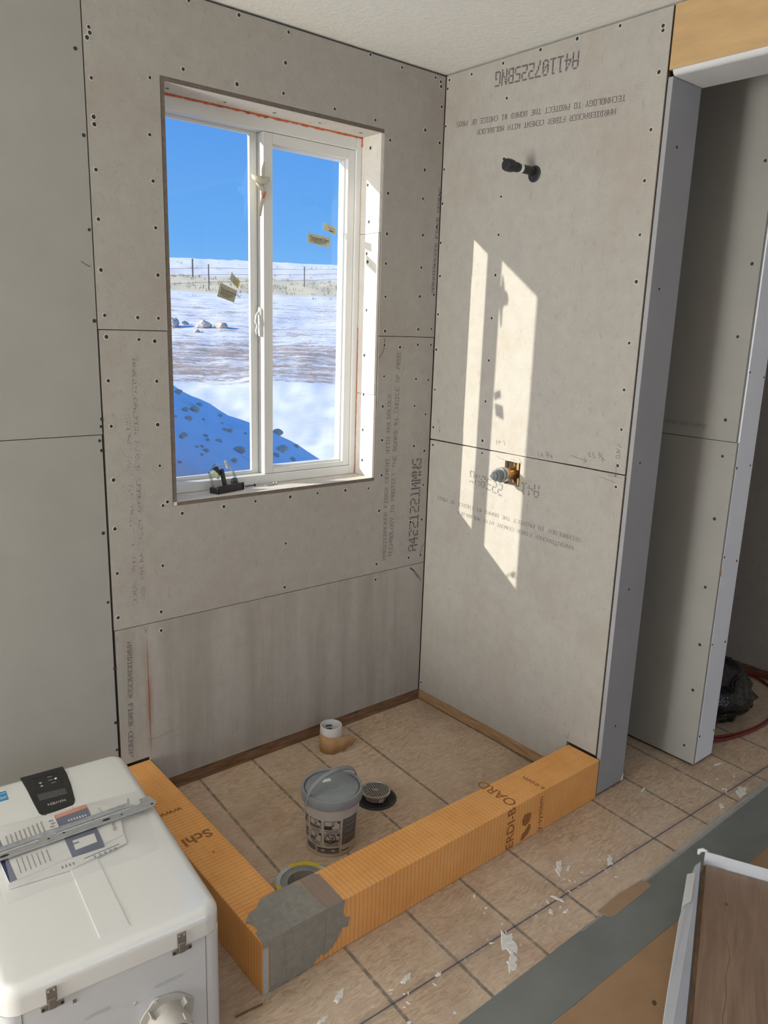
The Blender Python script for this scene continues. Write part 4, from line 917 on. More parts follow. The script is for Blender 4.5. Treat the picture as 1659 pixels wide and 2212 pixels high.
for x, y in ((.018, .335), (.017, .318), (.021, .302)): MB().box(x - .006, x + .006, y - .0016, y + .0016, zt, zt + .0003).build('button_legend', M_GREYP, cp)
# energy sticker
es = MB().prism(ppoly([(-.135, .285), (-.091, .286), (-.091, .330), (-.135, .330)], .3462), (0, 0, .0006)).build('efficiency_sticker', pm('sticker_blue', (.035, .26, .52), .45, var=.05, scale=40), ht)
MB().prism(ppoly([(-.133, .296), (-.093, .296), (-.093, .298), (-.133, .298)], .3469), (0, 0, .0002)).prism(ppoly([(-.133, .318), (-.093, .320), (-.093, .322), (-.133, .320)], .3469), (0, 0, .0002)).build('sticker_print', M_PAPER, es)
mb = MB()
for i in range(10):
    a, b = i / 10, (i + 1) / 10; f_ = lambda t_: Vector((-.130 + .036 * t_, .307 + .005 * math.sin(t_ * 6), .3470))
    p, q_ = f_(a), f_(b); d = (q_ - p).normalized().cross(Vector((0, 0, 1))) * .0012; mb.quad(p - d, q_ - d, q_ + d, p + d)
mb.build('sticker_script', M_PAPER, es, recalc=False)
# front end: latches, seams, vent collar, screws
yfr = hy0 + .0028
for x in (.18, -.18): MB().box(x - .0006, x + .0006, yfr - .0004, yfr + .002, .002, .2868).build('panel_seam', M_SEAM, ht)
for x in (.127, -.127):
    lt = MB().box(x - .0095, x + .0095, hy0 - .0035, hy0 + .001, .291, .322).build('latch', M_LATCH, ht, bevel=.0015)
    MB().obox((x + .001, yfr - .0015, .2775), (1, 0, .0), (0, 1, 0), (0, 0, 1), .021, .0012, .0055).build('latch_strike', M_LATCH, lt, bevel=.004)
    MB().box(x - .007, x + .007, hy0 - .006, hy0 - .002, .276, .300).build('latch_hook', M_LATCH, lt, bevel=.0015)
    for dx, z in ((-.005, .317), (.005, .317)): MB().lathe([(.0022, 0), (.002, .0012), (.0006, .0014)], c=(x + dx, hy0 - .0034, z), axis=(0, -1, 0), n=10).build('rivet', M_STEEL, lt)
    for dx in (-.016, .018): MB().lathe([(.0030, 0), (.0028, .0012), (.0008, .0014)], c=(x + dx, yfr - .0026, .2775), axis=(0, -1, 0), n=10).build('rivet', M_SCREW, lt)
vc = (.089, .126)
fl_ = []
for i in range(48):
    t_ = 2 * math.pi * i / 48; r_ = .0585 + .006 * max(0, math.cos(4 * (t_ - .35))) ** 3
    fl_.append((vc[0] + r_ * math.cos(t_), yfr, vc[1] + r_ * math.sin(t_)))
co_ = MB().prism(fl_, (0, -.0045, 0)).build('vent_collar', M_PORT, ht, bevel=.001)
MB().lathe([(.0415, .004), (.0405, .030), (.0425, .031), (.0425, .062), (.0410, .064), (.0370, .064), (.0365, .062), (.0365, .012)], c=(vc[0], yfr, vc[1]), axis=(0, -1, 0), n=48, caps=False).build('vent_pipe', M_PORT, co_, auto=35)
MB().lathe([(.0372, .020), (.001, .019)], c=(vc[0], yfr, vc[1]), axis=(0, -1, 0), n=36, caps=False).build('vent_interior', M_BLACK, co_)
MB().lathe([(.0372, .046), (.0330, .048), (.0330, .054), (.0372, .056)], c=(vc[0], yfr, vc[1]), axis=(0, -1, 0), n=40, caps=False).build('rubber_seal', M_BLACK, co_, auto=35)
for k in range(4):
    a = 2 * math.pi * k / 4 + .75; d = Vector((math.cos(a), 0, math.sin(a)))
    MB().obox(Vector((vc[0], yfr - .014, vc[1])) + d * .047, d, (0, 1, 0), d.cross(Vector((0, 1, 0))), .0075, .009, .0012).build('collar_rib', M_PORT, co_)
for k in range(4):
    a = 2 * math.pi * k / 4 + .35
    MB().lathe([(.0042, 0), (.0040, .0015), (.0012, .0018)], c=(vc[0] + .058 * math.cos(a), yfr - .0045, vc[1] + .058 * math.sin(a)), axis=(0, -1, 0), n=12).build('collar_screw', M_STEEL, co_, auto=40)
for a in (.9, 3.9): MB().obox((vc[0] + .0435 * math.cos(a), yfr - .054, vc[1] + .0435 * math.sin(a)), (math.cos(a), 0, math.sin(a)), (0, 1, 0), (-math.sin(a), 0, math.cos(a)), .0022, .009, .009).build('collar_clip', M_PORT, co_, bevel=.001)
MB().lathe([(.0045, 0), (.0042, .0016), (.0012, .002)], c=(.029, yfr, .196), axis=(0, -1, 0), n=12).build('panel_screw', M_STEEL, ht, auto=40)
MB().box(-.090, -.083, yfr - .0012, yfr, .262, .270).build('panel_bump', M_SEAM, ht, bevel=.002)
ftext('INTAKE AIR', (.128, yfr - .0004, .2185), (-1, 0, 0), (0, 0, -1), .0125, M_EMB, ht, name='embossed_lettering', xs=.9)
ftext('EXHAUST', (-.020, yfr - .0004, .2185), (-1, 0, 0), (0, 0, -1), .0125, M_EMB, ht, name='embossed_lettering', xs=.9)
MB().lathe([(.052, 0), (.052, .006), (.044, .007), (.044, .001)], c=(-.07, yfr, .125), axis=(0, -1, 0), n=44, caps=False).build('exhaust_collar', M_PORT, ht, auto=35)
MB().lathe([(.044, .001), (.001, .001)], c=(-.07, yfr, .125), axis=(0, -1, 0), n=36, caps=False).build('exhaust_interior', M_BLACK, ht)

# ---- manuals in a clear bag, steel bracket on top
ZT = .3480
mn = thing('manual_booklets', 'printed manuals with navy covers inside the clear bag on the heater', 'booklets', (-1.633, -.58, 0), HA)
MB().prism(ppoly([(-.150, .120), (.062, .152), (.130, .105), (.108, -.050), (-.020, -.075), (-.150, -.068)], ZT), (0, 0, .004)).build('lower_booklet', M_PAPER, mn)
M_NAVY = pm('navy_cover', (.035, .05, .13), .5, var=.12, scale=30); M_ORNG = pm('orange_cover', (.72, .24, .11), .5, var=.05, scale=30); M_TXT = pm('printed_text_grey', (.25, .24, .24), .7, var=.5, scale=400); M_PGREY = pm('page_grey', (.55, .53, .50), .7, var=.05, scale=40)
MB().prism(ppoly([(-.156, .106), (-.012, .143), (-.012, -.040), (-.146, -.056)], ZT + .004), (0, 0, .003)).build('open_page', M_PAPER, mn)
cv = MB().prism(ppoly([(-.011, .142), (.065, .148), (.060, -.040), (-.012, -.039)], ZT + .0042), (0, 0, .003)).build('navy_cover', M_NAVY, mn)
MB().prism(ppoly([(-.0105, .126), (.065, .132), (.065, .148), (-.011, .142)], ZT + .0073), (0, 0, .0002)).build('orange_band', M_ORNG, cv)
MB().prism(ppoly([(.0, -.020), (.050, -.016), (.052, .020), (.002, .018)], ZT + .0073), (0, 0, .0002)).build('pictured_heater', M_PAPER, cv)
MB().prism(ppoly([(.0, .002), (.014, .003), (.014, .008), (.0, .007)], ZT + .0076), (0, 0, .0002)).build('pictured_panel', M_NAVY, cv)
for i in range(7): MB().box(.012 + i * .0065, .0155 + i * .0065, .098, .106, ZT + .0073, ZT + .0075).build('printed_figure', M_PAPER, cv)
MB().prism(ppoly([(-.156, .106), (-.138, .110), (-.130, -.054), (-.146, -.056)], ZT + .0071), (0, 0, .0002)).build('navy_margin', M_NAVY, mn)
for i in range(9): MB().box(-.126 + i * .0100, -.1228 + i * .0100, .072, .118 + i * .002, ZT + .0071, ZT + .0073).build('printed_column', M_TXT, mn)
for i in range(7): MB().box(-.120 + i * .0105, -.1176 + i * .0105, -.038 + i * .0015, .018, ZT + .0071, ZT + .0073).build('printed_column', M_TXT, mn)
for x, y in ((-.028, .120), (-.026, .107), (-.030, .095)): MB().box(x, x + .010, y, y + .007, ZT + .0071, ZT + .0073).build('printed_symbol', M_TXT, mn)
MB().prism(ppoly([(.066, .146), (.132, .100), (.110, -.020), (.062, -.030)], ZT + .0042), (0, 0, .002)).build('white_leaflet', M_PAPER, mn)
ftext('NAVIEN', (.098, .040, ZT + .0064), (-.12, -1, 0), (1, -.1, 0), .0125, pm('maroon_print', (.16, .06, .12), .6), mn, bold=.02, xs=.8)
ftext('Installation', (.086, .118, ZT + .0064), (.1, -1, 0), (1, .1, 0), .011, M_TXT, mn)
MB().prism(ppoly([(.010, -.058), (.092, -.048), (.092, -.0455), (.010, -.0555)], ZT + .0041), (0, 0, .0002)).build('blue_rule', M_NAVY, mn)
for i in range(5): MB().box(.030 + i * .012, .034 + i * .012, -.068 + i * .001, -.058 + i * .001, ZT + .0041, ZT + .0043).build('printed_text', M_TXT, mn)
for i in range(4): MB().box(-.040 + i * .008, -.036 + i * .008, -.066, -.056, ZT + .0041, ZT + .0043).build('printed_text', M_TXT, mn)
bgm = film_mat('clear_bag', (.80, .80, .79), .19, .09)
bg_ = thing('clear_plastic_bag', 'crinkled clear plastic bag around the manuals on the heater', 'plastic bag', (-1.633, -.58, 0), HA)
mb = MB(); nx, ny = 46, 36
P00, P10, P11, P01 = Vector((-.165, -.112, 0)), Vector((.166, -.108, 0)), Vector((.196, .150, 0)), Vector((-.160, .180, 0))
for j in range(ny + 1):
    for i in range(nx + 1):
        a, b = i / nx, j / ny; p = P00.lerp(P10, a).lerp(P01.lerp(P11, a), b)
        e = min(a, 1 - a, b, 1 - b); lift = .0105 * min(1, e / .10)
        cr_ = mnoise.noise(Vector((p.x * 38, p.y * 30, 1.3))) * .0022 + abs(mnoise.noise(Vector((p.x * 90, p.y * 60, 7)))) * .0016
        if a > .72: cr_ += abs(mnoise.noise(Vector((p.x * 60, p.y * 95, 3)))) * .014 * (a - .72) / .28
        mb.v.append((p.x, p.y, ZT + .0008 + lift + max(0, cr_) * min(1, e / .04)))
for j in range(ny):
    for i in range(nx): k = j * (nx + 1) + i; mb.f.append((k, k + 1, k + nx + 2, k + nx + 1))
mb.build('film', bgm, bg_, smooth=True, recalc=False)
# mounting bracket
br = thing('mounting_bracket', 'long galvanised steel mounting bracket lying across the bagged manuals', 'bracket', (-1.633, -.58, 0), HA)
ZB = ZT + .0145
B0, B1 = Vector((-.250, .034, ZB)), Vector((.214, .060, ZB)); bu = (B1 - B0).normalized(); bv = Vector((0, 0, 1)).cross(bu); hw = .0205
pl = [(0, -hw), (.385, -hw), (.425, -hw), (.455, -hw + .002), (.466, -hw + .014), (.458, hw + .006), (.433, hw + .008), (.430, hw - .010), (.420, hw - .016), (.410, hw - .006), (.405, hw), (0, hw)]
bp = MB().prism([B0 + bu * x + bv * y for x, y in pl], (0, 0, .0022)).build('steel_strip', M_STEEL, br, bevel=.0006)
up_ = Vector((0, 0, 1))
MB().obox(B0 + bu * .203 + bv * (hw - .001) + up_ * .004, bu, bv, up_, .203, .0011, .0035).build('top_flange', M_STEEL, br)
for x, l_ in ((.130, .055), (.270, .045), (.355, .045)): MB().obox(B0 + bu * x + bv * .006 + up_ * .0026, bu, bv, up_, l_, .0032, .0012).build('raised_rib', M_STAIN, br, bevel=.0011)
MB().obox(B0 + bu * .402 + bv * (hw - .002) + up_ * .011, bu, bv, up_, .003, .0012, .010).build('bent_hook', M_STEEL, br)
def ring_hole(x, y, r, sx=1.0):
    mb = MB(); c = B0 + bu * x + bv * y + up_ * .00235
    mb.add([c + bu * r * sx * math.cos(t_) + bv * r * math.sin(t_) for t_ in [i * 2 * math.pi / 16 for i in range(16)]], [tuple(range(16))])
    mb.build('hole', M_BLACK, br)
for x, y, r, sx in ((.108, -.010, .0045, 2.4), (.338, -.009, .0045, 2.2), (.205, -.004, .0032, 1), (.240, -.002, .0032, 1), (.375, -.010, .0030, 1), (.452, -.010, .0034, 1), (.075, -.012, .003, 1)): ring_hole(x, y, r, sx)

# ================================================================== floor protection in front of the shower
M_FPAP = pm('brown_floor_paper', (.35, .215, .115), .75, var=.14, scale=7, bump=.1); M_FTAPE = pm('grey_floor_tape', (.185, .195, .185), .55, var=.12, scale=5, bump=.05, bscale=120)
fp = MB().box(-2.98, 1.44, -4.3, -1.3855, 0, .0012).build('floor_paper', M_FPAP); tag(fp, 'brown builder paper sheet covering the floor along the front', 'floor paper')
ft = MB().prism([(-2.98, -1.277, .0012), (-1.01, -1.2505, .0012), (-.45, -1.2490, .0012), (.59, -1.2330, .0012), (1.42, -1.222, .0012), (1.42, -1.415, .0012), (.215, -1.4010, .0012), (-.266, -1.3915, .0012), (-.84, -1.3830, .0012), (-2.98, -1.36, .0012)], (0, 0, .0008)).build('floor_tape', M_FTAPE); tag(ft, 'wide grey tape strip sealing the edge of the brown floor paper', 'tape')
film_m = film_mat('clear_film', (.66, .66, .65), .42, .2)
cfm = thing('clear_film_edge', 'wrinkled clear plastic film along the edge of the grey floor tape', 'plastic film', (0, 0, 0))
mb = MB(); nn = 120
for i in range(nn + 1):
    x = -.55 + 1.9 * i / nn; wd2 = .004 + .022 * min(1, max(0, (x + .5) / .6)); yb = -1.252 + .016 * (x + 1) / 1.6
    for k in range(7):
        kk = k / 6; ht_ = .0022 + (.009 * math.sin(kk * math.pi) * min(1, max(0, x + .45)) * (.45 + .55 * mnoise.noise(Vector((x * 14, k * .8, 2))) + .3 * mnoise.noise(Vector((x * 55, k, 5)))))
        mb.v.append((x, yb - .008 + kk * wd2, max(.0021, ht_)))
for i in range(nn):
    for k in range(6): a = i * 7 + k; mb.f.append((a, a + 1, a + 8, a + 7))
mb.build('film', film_m, cfm, smooth=True, recalc=False)
kt = MB().prism([(-.454, -1.236, .0022), (-.350, -1.232, .0022), (-.246, -1.240, .0022), (-.237, -1.252, .0022), (-.242, -1.272, .0022), (-.30, -1.274, .0022), (-.434, -1.275, .0022), (-.450, -1.262, .0022)], (0, 0, .0007)).build('masking_tape_piece', pm('tan_tape', (.36, .235, .14), .65, var=.06, scale=30)); tag(kt, 'short tan masking tape piece across the grey floor tape edge', 'tape')
for i, (x, y, rx, ry, a) in enumerate([(-.36, -1.43, .016, .007, .5), (-.47, -1.475, .008, .004, .2), (-.60, -1.50, .008, .005, .1), (-.52, -1.525, .005, .004, 0)]):
    blob(x, y, rx, ry, a, seed=60 + i, h=.0022).build('dirt_smear', pm('dirt_smear', (.11, .062, .03), .9, var=.3, scale=60), fp)

# ================================================================== open carton of plank flooring
M_CARD = pm('white_carton', (.56, .57, .60), .75, var=.03, scale=12)
def plank_mat():
    m, n, b = newmat('oak_plank'); co = objco(n); v_ = mapping(n, co, (2.2, 26, 1))
    f = noise_node(n, v_, 1.6, 5, .6, .6); g = noise_node(n, mapping(n, co, (9, 160, 1)), 1, 3)
    c = ramp(n, f, .3, .72, (.215, .135, .090, 1), (.33, .225, .155, 1))
    c = mix(n, ramp(n, g, .55, .75, (0, 0, 0, 1), (.4, .4, .4, 1)), c, (.15, .09, .055, 1))
    c = mix(n, ramp(n, noise_node(n, co, 5, 3), .5, .75, (0, 0, 0, 1), (.45, .45, .45, 1)), c, (.25, .125, .08, 1))
    n.links.new(c, b.inputs['Base Color']); setin(b, Roughness=.45); bumpit(n, b, g, .1, .001)
    return m
M_PLANK = plank_mat()
# local frame: +X runs from the rear corner towards the viewer, +Y to the right along the rear end
BX = thing('flooring_carton', 'open white cardboard carton with splayed sides on the floor paper', 'carton', (-.0626, -1.3319, .0022), math.atan2(-.431, -.902))
LB, WBX = 1.25, -.20      # in this frame the box extends to negative Y
sY = 1
def bxp(x, y, z): return (x, sY * y, z)
mb = MB(); mb.prism([bxp(-.004, -.004, 0), bxp(LB, -.004, 0), bxp(LB, .204, 0), bxp(-.004, .204, 0)], (0, 0, .003)); mb.build('base', M_CARD, BX)
def sheet(name, pts, mat, th=.0028):
    mb = MB(); mb.add([Vector(p) for p in pts], [tuple(range(len(pts)))])
    o = mb.build(name, mat, BX, recalc=False); md = o.modifiers.new('s', 'SOLIDIFY'); md.thickness = th; md.offset = 0; return o
sheet('side_flap', [bxp(.0, -.006, .003), bxp(LB, -.008, .003), bxp(LB, -.060, .048), bxp(.90, -.058, .047), bxp(.60, -.055, .046), bxp(.30, -.048, .046), bxp(.10, -.030, .046), bxp(.045, -.022, .044), bxp(.015, -.010, .040)], M_CARD)
sheet('glued_flap', [bxp(.085, -.021, .0475), bxp(.215, -.024, .0480), bxp(.245, -.042, .0492), bxp(.270, -.0465, .0490), bxp(.105, -.042, .0495)], M_PAPER, .0016)
sheet('end_wall', [bxp(-.004, .0, .003), bxp(-.004, .210, .003), bxp(-.010, .210, .060), bxp(-.010, .062, .061), bxp(-.010, .050, .062), bxp(-.010, .0, .062)], M_CARD)
sheet('end_wall_fold', [bxp(-.0005, .058, .006), bxp(-.0005, .21, .006), bxp(-.006, .21, .0635), bxp(-.006, .052, .0640)], M_CARD, .002)
MB().tube([bxp(-.012, .006, .062), bxp(-.018, -.006, .060), bxp(-.014, -.016, .056), bxp(-.006, -.018, .048)], [.003, .006, .007, .003], 8).build('torn_corner', M_PAPER, BX, smooth=True)
sheet('side_flap', [bxp(.0, .206, .003), bxp(LB, .206, .003), bxp(LB, .230, .048), bxp(.0, .226, .048)], M_CARD)
pk = thing('floor_plank', 'brown oak-look floor plank on top inside the white carton', 'floor plank', (-.0626, -1.3319, .0022), math.atan2(-.431, -.902))
MB().prism([bxp(.002, .006, .0205), bxp(LB - .01, .006, .0205), bxp(LB - .01, .196, .0205), bxp(.002, .196, .0205)], (0, 0, .0075)).build('plank_face', M_PLANK, pk, bevel=.0012)
MB().prism([bxp(.004, -.002, .0200), bxp(LB - .012, -.002, .0200), bxp(LB - .012, .006, .0200), bxp(.004, .006, .0200)], (0, 0, .0035)).build('click_tongue', M_WOODD, pk)
strokes([[(.30, .072), (.36, .079), (.43, .071), (.50, .074), (.56, .068), (.64, .071), (.75, .074), (.9, .07)], [(.10, .060), (.15, .066), (.19, .063)]], Plane((0, 0, .0281), (1, 0, 0), (0, sY, 0), (0, 0, 1)), .0016, M_WOODD, pk, name='grain_crack', eps=.0001)
MB().lathe([(.0075, 0), (.006, .0004), (.001, .0005)], c=bxp(.155, .064, .028), n=14).build('knot', M_WOODD, pk)
for i in range(1):
    pk2 = thing('floor_plank', 'lower floor plank stacked under the top plank in the carton', 'floor plank', (-.0626, -1.3319, .0022), math.atan2(-.431, -.902))
    MB().prism([bxp(.004, .002, .0035), bxp(LB - .01, .002, .0035), bxp(LB - .01, .198, .0035), bxp(.004, .198, .0035)], (0, 0, .016)).build('plank_face', M_PLANK, pk2, bevel=.001)

# ================================================================== beyond the doorway: black bag and red hose
def bag_mat():
    m, n, b = newmat('black_bag_film'); co = objco(n)
    n.links.new(ramp(n, noise_node(n, co, 6, 3), .3, .7, (.006, .006, .007, 1), (.012, .012, .013, 1)), b.inputs['Base Color'])
    setin(b, Roughness=.14); bumpit(n, b, noise_node(n, mapping(n, co, (1, 1, .6)), 14, 3, .6, 1.2), .6, .03)
    return m
gb = thing('black_rubbish_bag', 'black plastic rubbish bag slumped on the floor beyond the doorway', 'bag', (.915, -.815, 0))
bm = bmesh.new(); bmesh.ops.create_icosphere(bm, subdivisions=5, radius=1.0)
for v_ in bm.verts:
    d = v_.co.normalized()
    cr_ = abs(mnoise.noise(d * 2.3 + Vector((4, 1, 2)))) * .30 + abs(mnoise.noise(d * 5.5 + Vector((1, 7, 2)))) * .10
    k = 1.0 + .10 * mnoise.noise(d * 1.6) - cr_ * .7
    z = d.z
    v_.co = Vector((d.x * .215 * k, d.y * .185 * k, 0.105 + (z * .135 * k if z > 0 else z * .104)))
    if z < -.75: v_.co.z = .002
    if z > .5: v_.co.x += .04 * (z - .5)
me = bpy.data.meshes.new('bag'); bm.to_mesh(me); bm.free()
link('bag_film', me, bag_mat(), gb, smooth=True)
M_HOSE = pm('red_hose', (.20, .022, .022), .45, var=.15, scale=30)
hs = thing('red_hose', 'thin red hose coiled on the floor around the black bag', 'hose', (0, 0, 0))
pts = []
for i in range(150):
    t_ = i / 149 * 4.3 * math.pi; k = .03 * math.sin(t_ * 1.7)
    pts.append((.98 + (.40 + k + .010 * t_) * math.cos(t_ + .4), -.74 + (.285 + k * .5) * math.sin(t_ + .4) + (.02 * math.sin(t_ * .5)), .0065 + .004 * (i % 40 > 20)))
pts = [p for p in pts if p[0] > .62 or p[1] < -1.03]
pts = [(max(p[0], .612), max(p[1], -1.045), p[2]) for p in pts]
MB().tube(pts, .0055, 8).build('hose_coil', M_HOSE, hs, smooth=True)
pts = [(1.43 - .02 * math.sin(i * .3), -.35 - i * .05, .02 + .02 * math.sin(i * .4) ** 2) for i in range(24)]
MB().tube(pts, .0065, 8).build('hose_run', M_HOSE, hs, smooth=True)

# ================================================================== outside: snow field, shaded mound, rocks, fence
def gz(x, y):
    d = (x + 2.12) * .5 + (y + 2.24) * .866
    P = [(-5, -.55), (6, -.52), (12, -.42), (18, -.15), (25, .50), (33, 1.50), (42, 2.75), (53, 3.75), (65, 5.0), (90, 7.7), (112, 9.75), (135, 10.6), (170, 9.0), (260, 4.0), (400, 0)]
    for (a, za), (b, zb) in zip(P[:-1], P[1:]):
        if d <= b:
            t_ = max(0, (d - a) / (b - a)); t_ = t_ * t_ * (3 - 2 * t_) * .35 + t_ * .65; return za + (zb - za) * t_, d
    return 0, d
def snow_mat():
    m, n, b = newmat('snow_and_grass'); co = objco(n)
    dt = N(n, 'ShaderNodeVectorMath', operation='DOT_PRODUCT'); n.links.new(co, dt.inputs[0]); dt.inputs[1].default_value = (.5, .866, 0)
    d = math_(n, 'ADD', dt.outputs['Value'], 3.0)
    rot = (0, 0, R(-30))
    st = mapping(n, co, (1, 1, 1), (0, 0, R(30)))
    st1 = mapping(n, st, (.55, 2.2, 1)); st2 = mapping(n, st, (1.6, 5.5, 1))
    n1 = noise_node(n, st1, 1.1, 8, .74); n2 = noise_node(n, st2, 3.2, 6, .78); n3 = noise_node(n, co, .14, 4)
    def band(pts):
        x = N(n, 'ShaderNodeValToRGB'); e = x.color_ramp.elements; x.color_ramp.interpolation = 'EASE'
        e[0].position = pts[0][0] / 140; e[0].color = (pts[0][1],) * 3 + (1,); e[1].position = pts[-1][0] / 140; e[1].color = (pts[-1][1],) * 3 + (1,)
        for p_, v_ in pts[1:-1]: q_ = e.new(p_ / 140); q_.color = (v_,) * 3 + (1,)
        n.links.new(math_(n, 'DIVIDE', d, 140.0), x.inputs[0]); return x.outputs[0]
    snow = mix(n, n3, (.88, .88, .88, 1), (.95, .945, .93, 1))
    dirt_amt = band([(0, -.02), (19, .0), (21.5, .15), (26, .16), (30, .10), (38, .10), (46, .06), (75, .05), (140, .07)])
    k = math_(n, 'GREATER_THAN', math_(n, 'ADD', math_(n, 'MULTIPLY_ADD', n1, .5, math_(n, 'MULTIPLY', n2, .5)), dirt_amt), .645)
    soft = ramp(n, math_(n, 'ADD', math_(n, 'MULTIPLY_ADD', n1, .5, math_(n, 'MULTIPLY', n2, .5)), dirt_amt), .60, .67, (0, 0, 0, 1), (.9, .9, .9, 1))
    dirtc = mix(n, n3, (.40, .24, .14, 1), (.36, .29, .22, 1))
    c = mix(n, soft, snow, dirtc)
    grass_amt = band([(0, 0), (45, 0), (49, .34), (60, .30), (70, .12), (95, .05), (140, .04)])
    soft2 = ramp(n, math_(n, 'ADD', noise_node(n, mapping(n, st, (.8, 3.2, 1), loc=(3, 9, 0)), 1.4, 7, .75), grass_amt), .58, .72, (0, 0, 0, 1), (.85, .85, .85, 1))
    c = mix(n, soft2, c, (.80, .66, .38, 1))
    n.links.new(c, b.inputs['Base Color']); setin(b, Roughness=.9); b.inputs['Specular IOR Level'].default_value = .1
    bumpit(n, b, n1, .25, .12)
    return m
M_SNOW = snow_mat()
mb = MB(); angs = []
a = -88.0
while a < 88: angs.append(a); a += .45 if 12 <= a < 52 else 3.0
rad = [.35]
while rad[-1] < 330: rad.append(rad[-1] * 1.038 + .01)
na = len(angs)
for r_ in rad:
    for a in angs:
        x, y = -.7 + r_ * math.sin(R(a)), .19 + r_ * math.cos(R(a)); z, d = gz(x, y)
        am = .03 if d < 12 else .11 if d < 34 else .16
        z += am * (mnoise.noise(Vector((x * .5, y * .5, 0))) * .9 + mnoise.noise(Vector((x * 1.7, y * 1.7, 3))) * .45 + mnoise.noise(Vector((x * 5, y * 5, 8))) * .18)
        mb.v.append((x, y, z))
for i in range(len(rad) - 1):
    for k in range(na - 1): mb.f.append((i * na + k, i * na + k + 1, (i + 1) * na + k + 1, (i + 1) * na + k))
sg = mb.build('snow_field', M_SNOW, smooth=True, recalc=False); sg['kind'] = 'structure'
# mound of spoil under snow, its flank faces away from the sun
def mz(s, t_):
    core = 1.02 - .50 * s
    if s < -2.6: core = 1.02 + 1.30 - .45 * (-2.6 - s)
    z = core
    if t_ > 0: z -= .9 * t_ ** 1.15
    if t_ < -3.0: z -= .8 * (-3.0 - t_)
    return z
mo = thing('snow_mound', 'shaded blue snow-covered earth mound just outside the window', 'mound', (.82, 4.12, 0))
mb = MB(); nS, nT = 110, 90
LU, VU = Vector((.86, -.51, 0)), Vector((.51, .86, 0))
def mpos(s, t_):
    z = mz(s, t_) + .05 * mnoise.noise(Vector((s * 1.6, t_ * 1.6, 4))) + .022 * mnoise.noise(Vector((s * 5, t_ * 5, 9)))
    return LU * s + VU * t_ + Vector((0, 0, z))
for j in range(nT + 1):
    for i in range(nS + 1):
        p = mpos(-5.0 + 8.6 * i / nS, -3.9 + 6.4 * j / nT); p.z = max(p.z, -.70); mb.v.append(p)
for j in range(nT):
    for i in range(nS):
        k = j * (nS + 1) + i; q_ = (k, k + 1, k + nS + 2, k + nS + 1)
        if any(mb.v[c][1] + 4.12 < .30 for c in q_): continue
        if all(mb.v[c][2] <= -.69 for c in q_): continue
        mb.f.append(q_)
def mound_mat():
    m, n, b = newmat('mound_snow'); co = objco(n)
    f = noise_node(n, co, 2.2, 5, .65); g = noise_node(n, mapping(n, co, (1, 1, 1), (0, 0, .5)), 8, 4)
    c = mix(n, ramp(n, f, .60, .74, (0, 0, 0, 1), (.5, .5, .5, 1)), mix(n, g, (.80, .84, .90, 1), (.90, .91, .93, 1)), (.38, .34, .30, 1))
    n.links.new(c, b.inputs['Base Color']); setin(b, Roughness=.9); bumpit(n, b, g, .3, .03)
    return m
mb.build('snow_crust', mound_mat(), mo, smooth=True, recalc=False)
M_ROCK = pm('brown_rock', (.78, .58, .43), .9, var=.3, scale=9, bump=.5); M_ROCKG = pm('grey_rock', (.66, .55, .47), .9, var=.3, scale=9, bump=.5)
RK = []
for k in range(4):
    bm = bmesh.new(); bmesh.ops.create_icosphere(bm, subdivisions=2, radius=1.0)
    for v_ in bm.verts:
        d = v_.co.normalized(); q_ = 1 + .35 * mnoise.noise(d * 1.4 + Vector((k * 5, 2, 1))) + .15 * mnoise.noise(d * 3.3 + Vector((k, 8, 1)))
        v_.co = Vector((d.x * q_, d.y * q_ * .8, d.z * q_ * .62))
    me = bpy.data.meshes.new('rock'); bm.to_mesh(me); bm.free(); me.materials.append(M_ROCK if k % 2 else M_ROCKG); RK.append(me)
def rock(pos, s, label, group, k=None):
    o = bpy.data.objects.new('rock', RK[random.randrange(4) if k is None else k]); COL.objects.link(o)
    o.location = pos; o.scale = (s, s * random.uniform(.8, 1.2), s * random.uniform(.8, 1.1)); o.rotation_euler = (random.uniform(-.4, .4), random.uniform(-.4, .4), random.uniform(0, 6))
    return tag(o, label, 'rock', group)
MROCKS = [(0.07, -0.25, 0.038), (0.19, -0.95, 0.031), (0.25, -0.35, 0.034), (0.24, -0.73, 0.043), (0.25, -1.43, 0.028), (0.28, -2.16, 0.025), (0.28, -2.3, 0.019), (0.42, -0.39, 0.022), (0.33, -1.09, 0.017), (0.18, -1.6, 0.015), (0.52, -1.12, 0.027), (0.48, -1.15, 0.017), (0.47, -1.79, 0.024), (0.39, -1.84, 0.018), (0.41, -1.97, 0.014), (0.6, -1.77, 0.045), (0.58, -2.23, 0.024), (0.42, -2.33, 0.019), (0.39, -2.24, 0.014), (0.41, -2.53, 0.015), (0.63, -0.86, 0.017), (0.9, -0.01, 0.048), (0.91, -0.78, 0.06), (0.86, -1.24, 0.026), (1.06, -0.16, 0.031), (0.99, -1.0, 0.027), (0.33, -2.97, 0.012), (0.37, -2.35, 0.011), (0.45, -0.78, 0.014)]
FROCKS = [(11.29, 26.49, .24, 'tall brown boulder on the snow at the left edge of the window view'), (11.90, 26.75, .12, 'small stone beside the tall boulder on the snow'), (12.08, 25.55, .22, 'long low boulder between the other stones on the snow'), (12.61, 25.15, .20, 'grey-brown boulder nearest the window mullion on the snow'), (11.40, 24.77, .09, 'small dark stone in front of the long boulder')]
FPOSTS = [(9.0, 35.5, 1.35), (20.16, 40.62, 1.38), (29.86, 45.07, 1.30), (40.0, 49.5, 1.3)]
MP = Vector((.82, 4.12, 0))
_ord = sorted(range(len(MROCKS)), key=lambda i: -MROCKS[i][2])
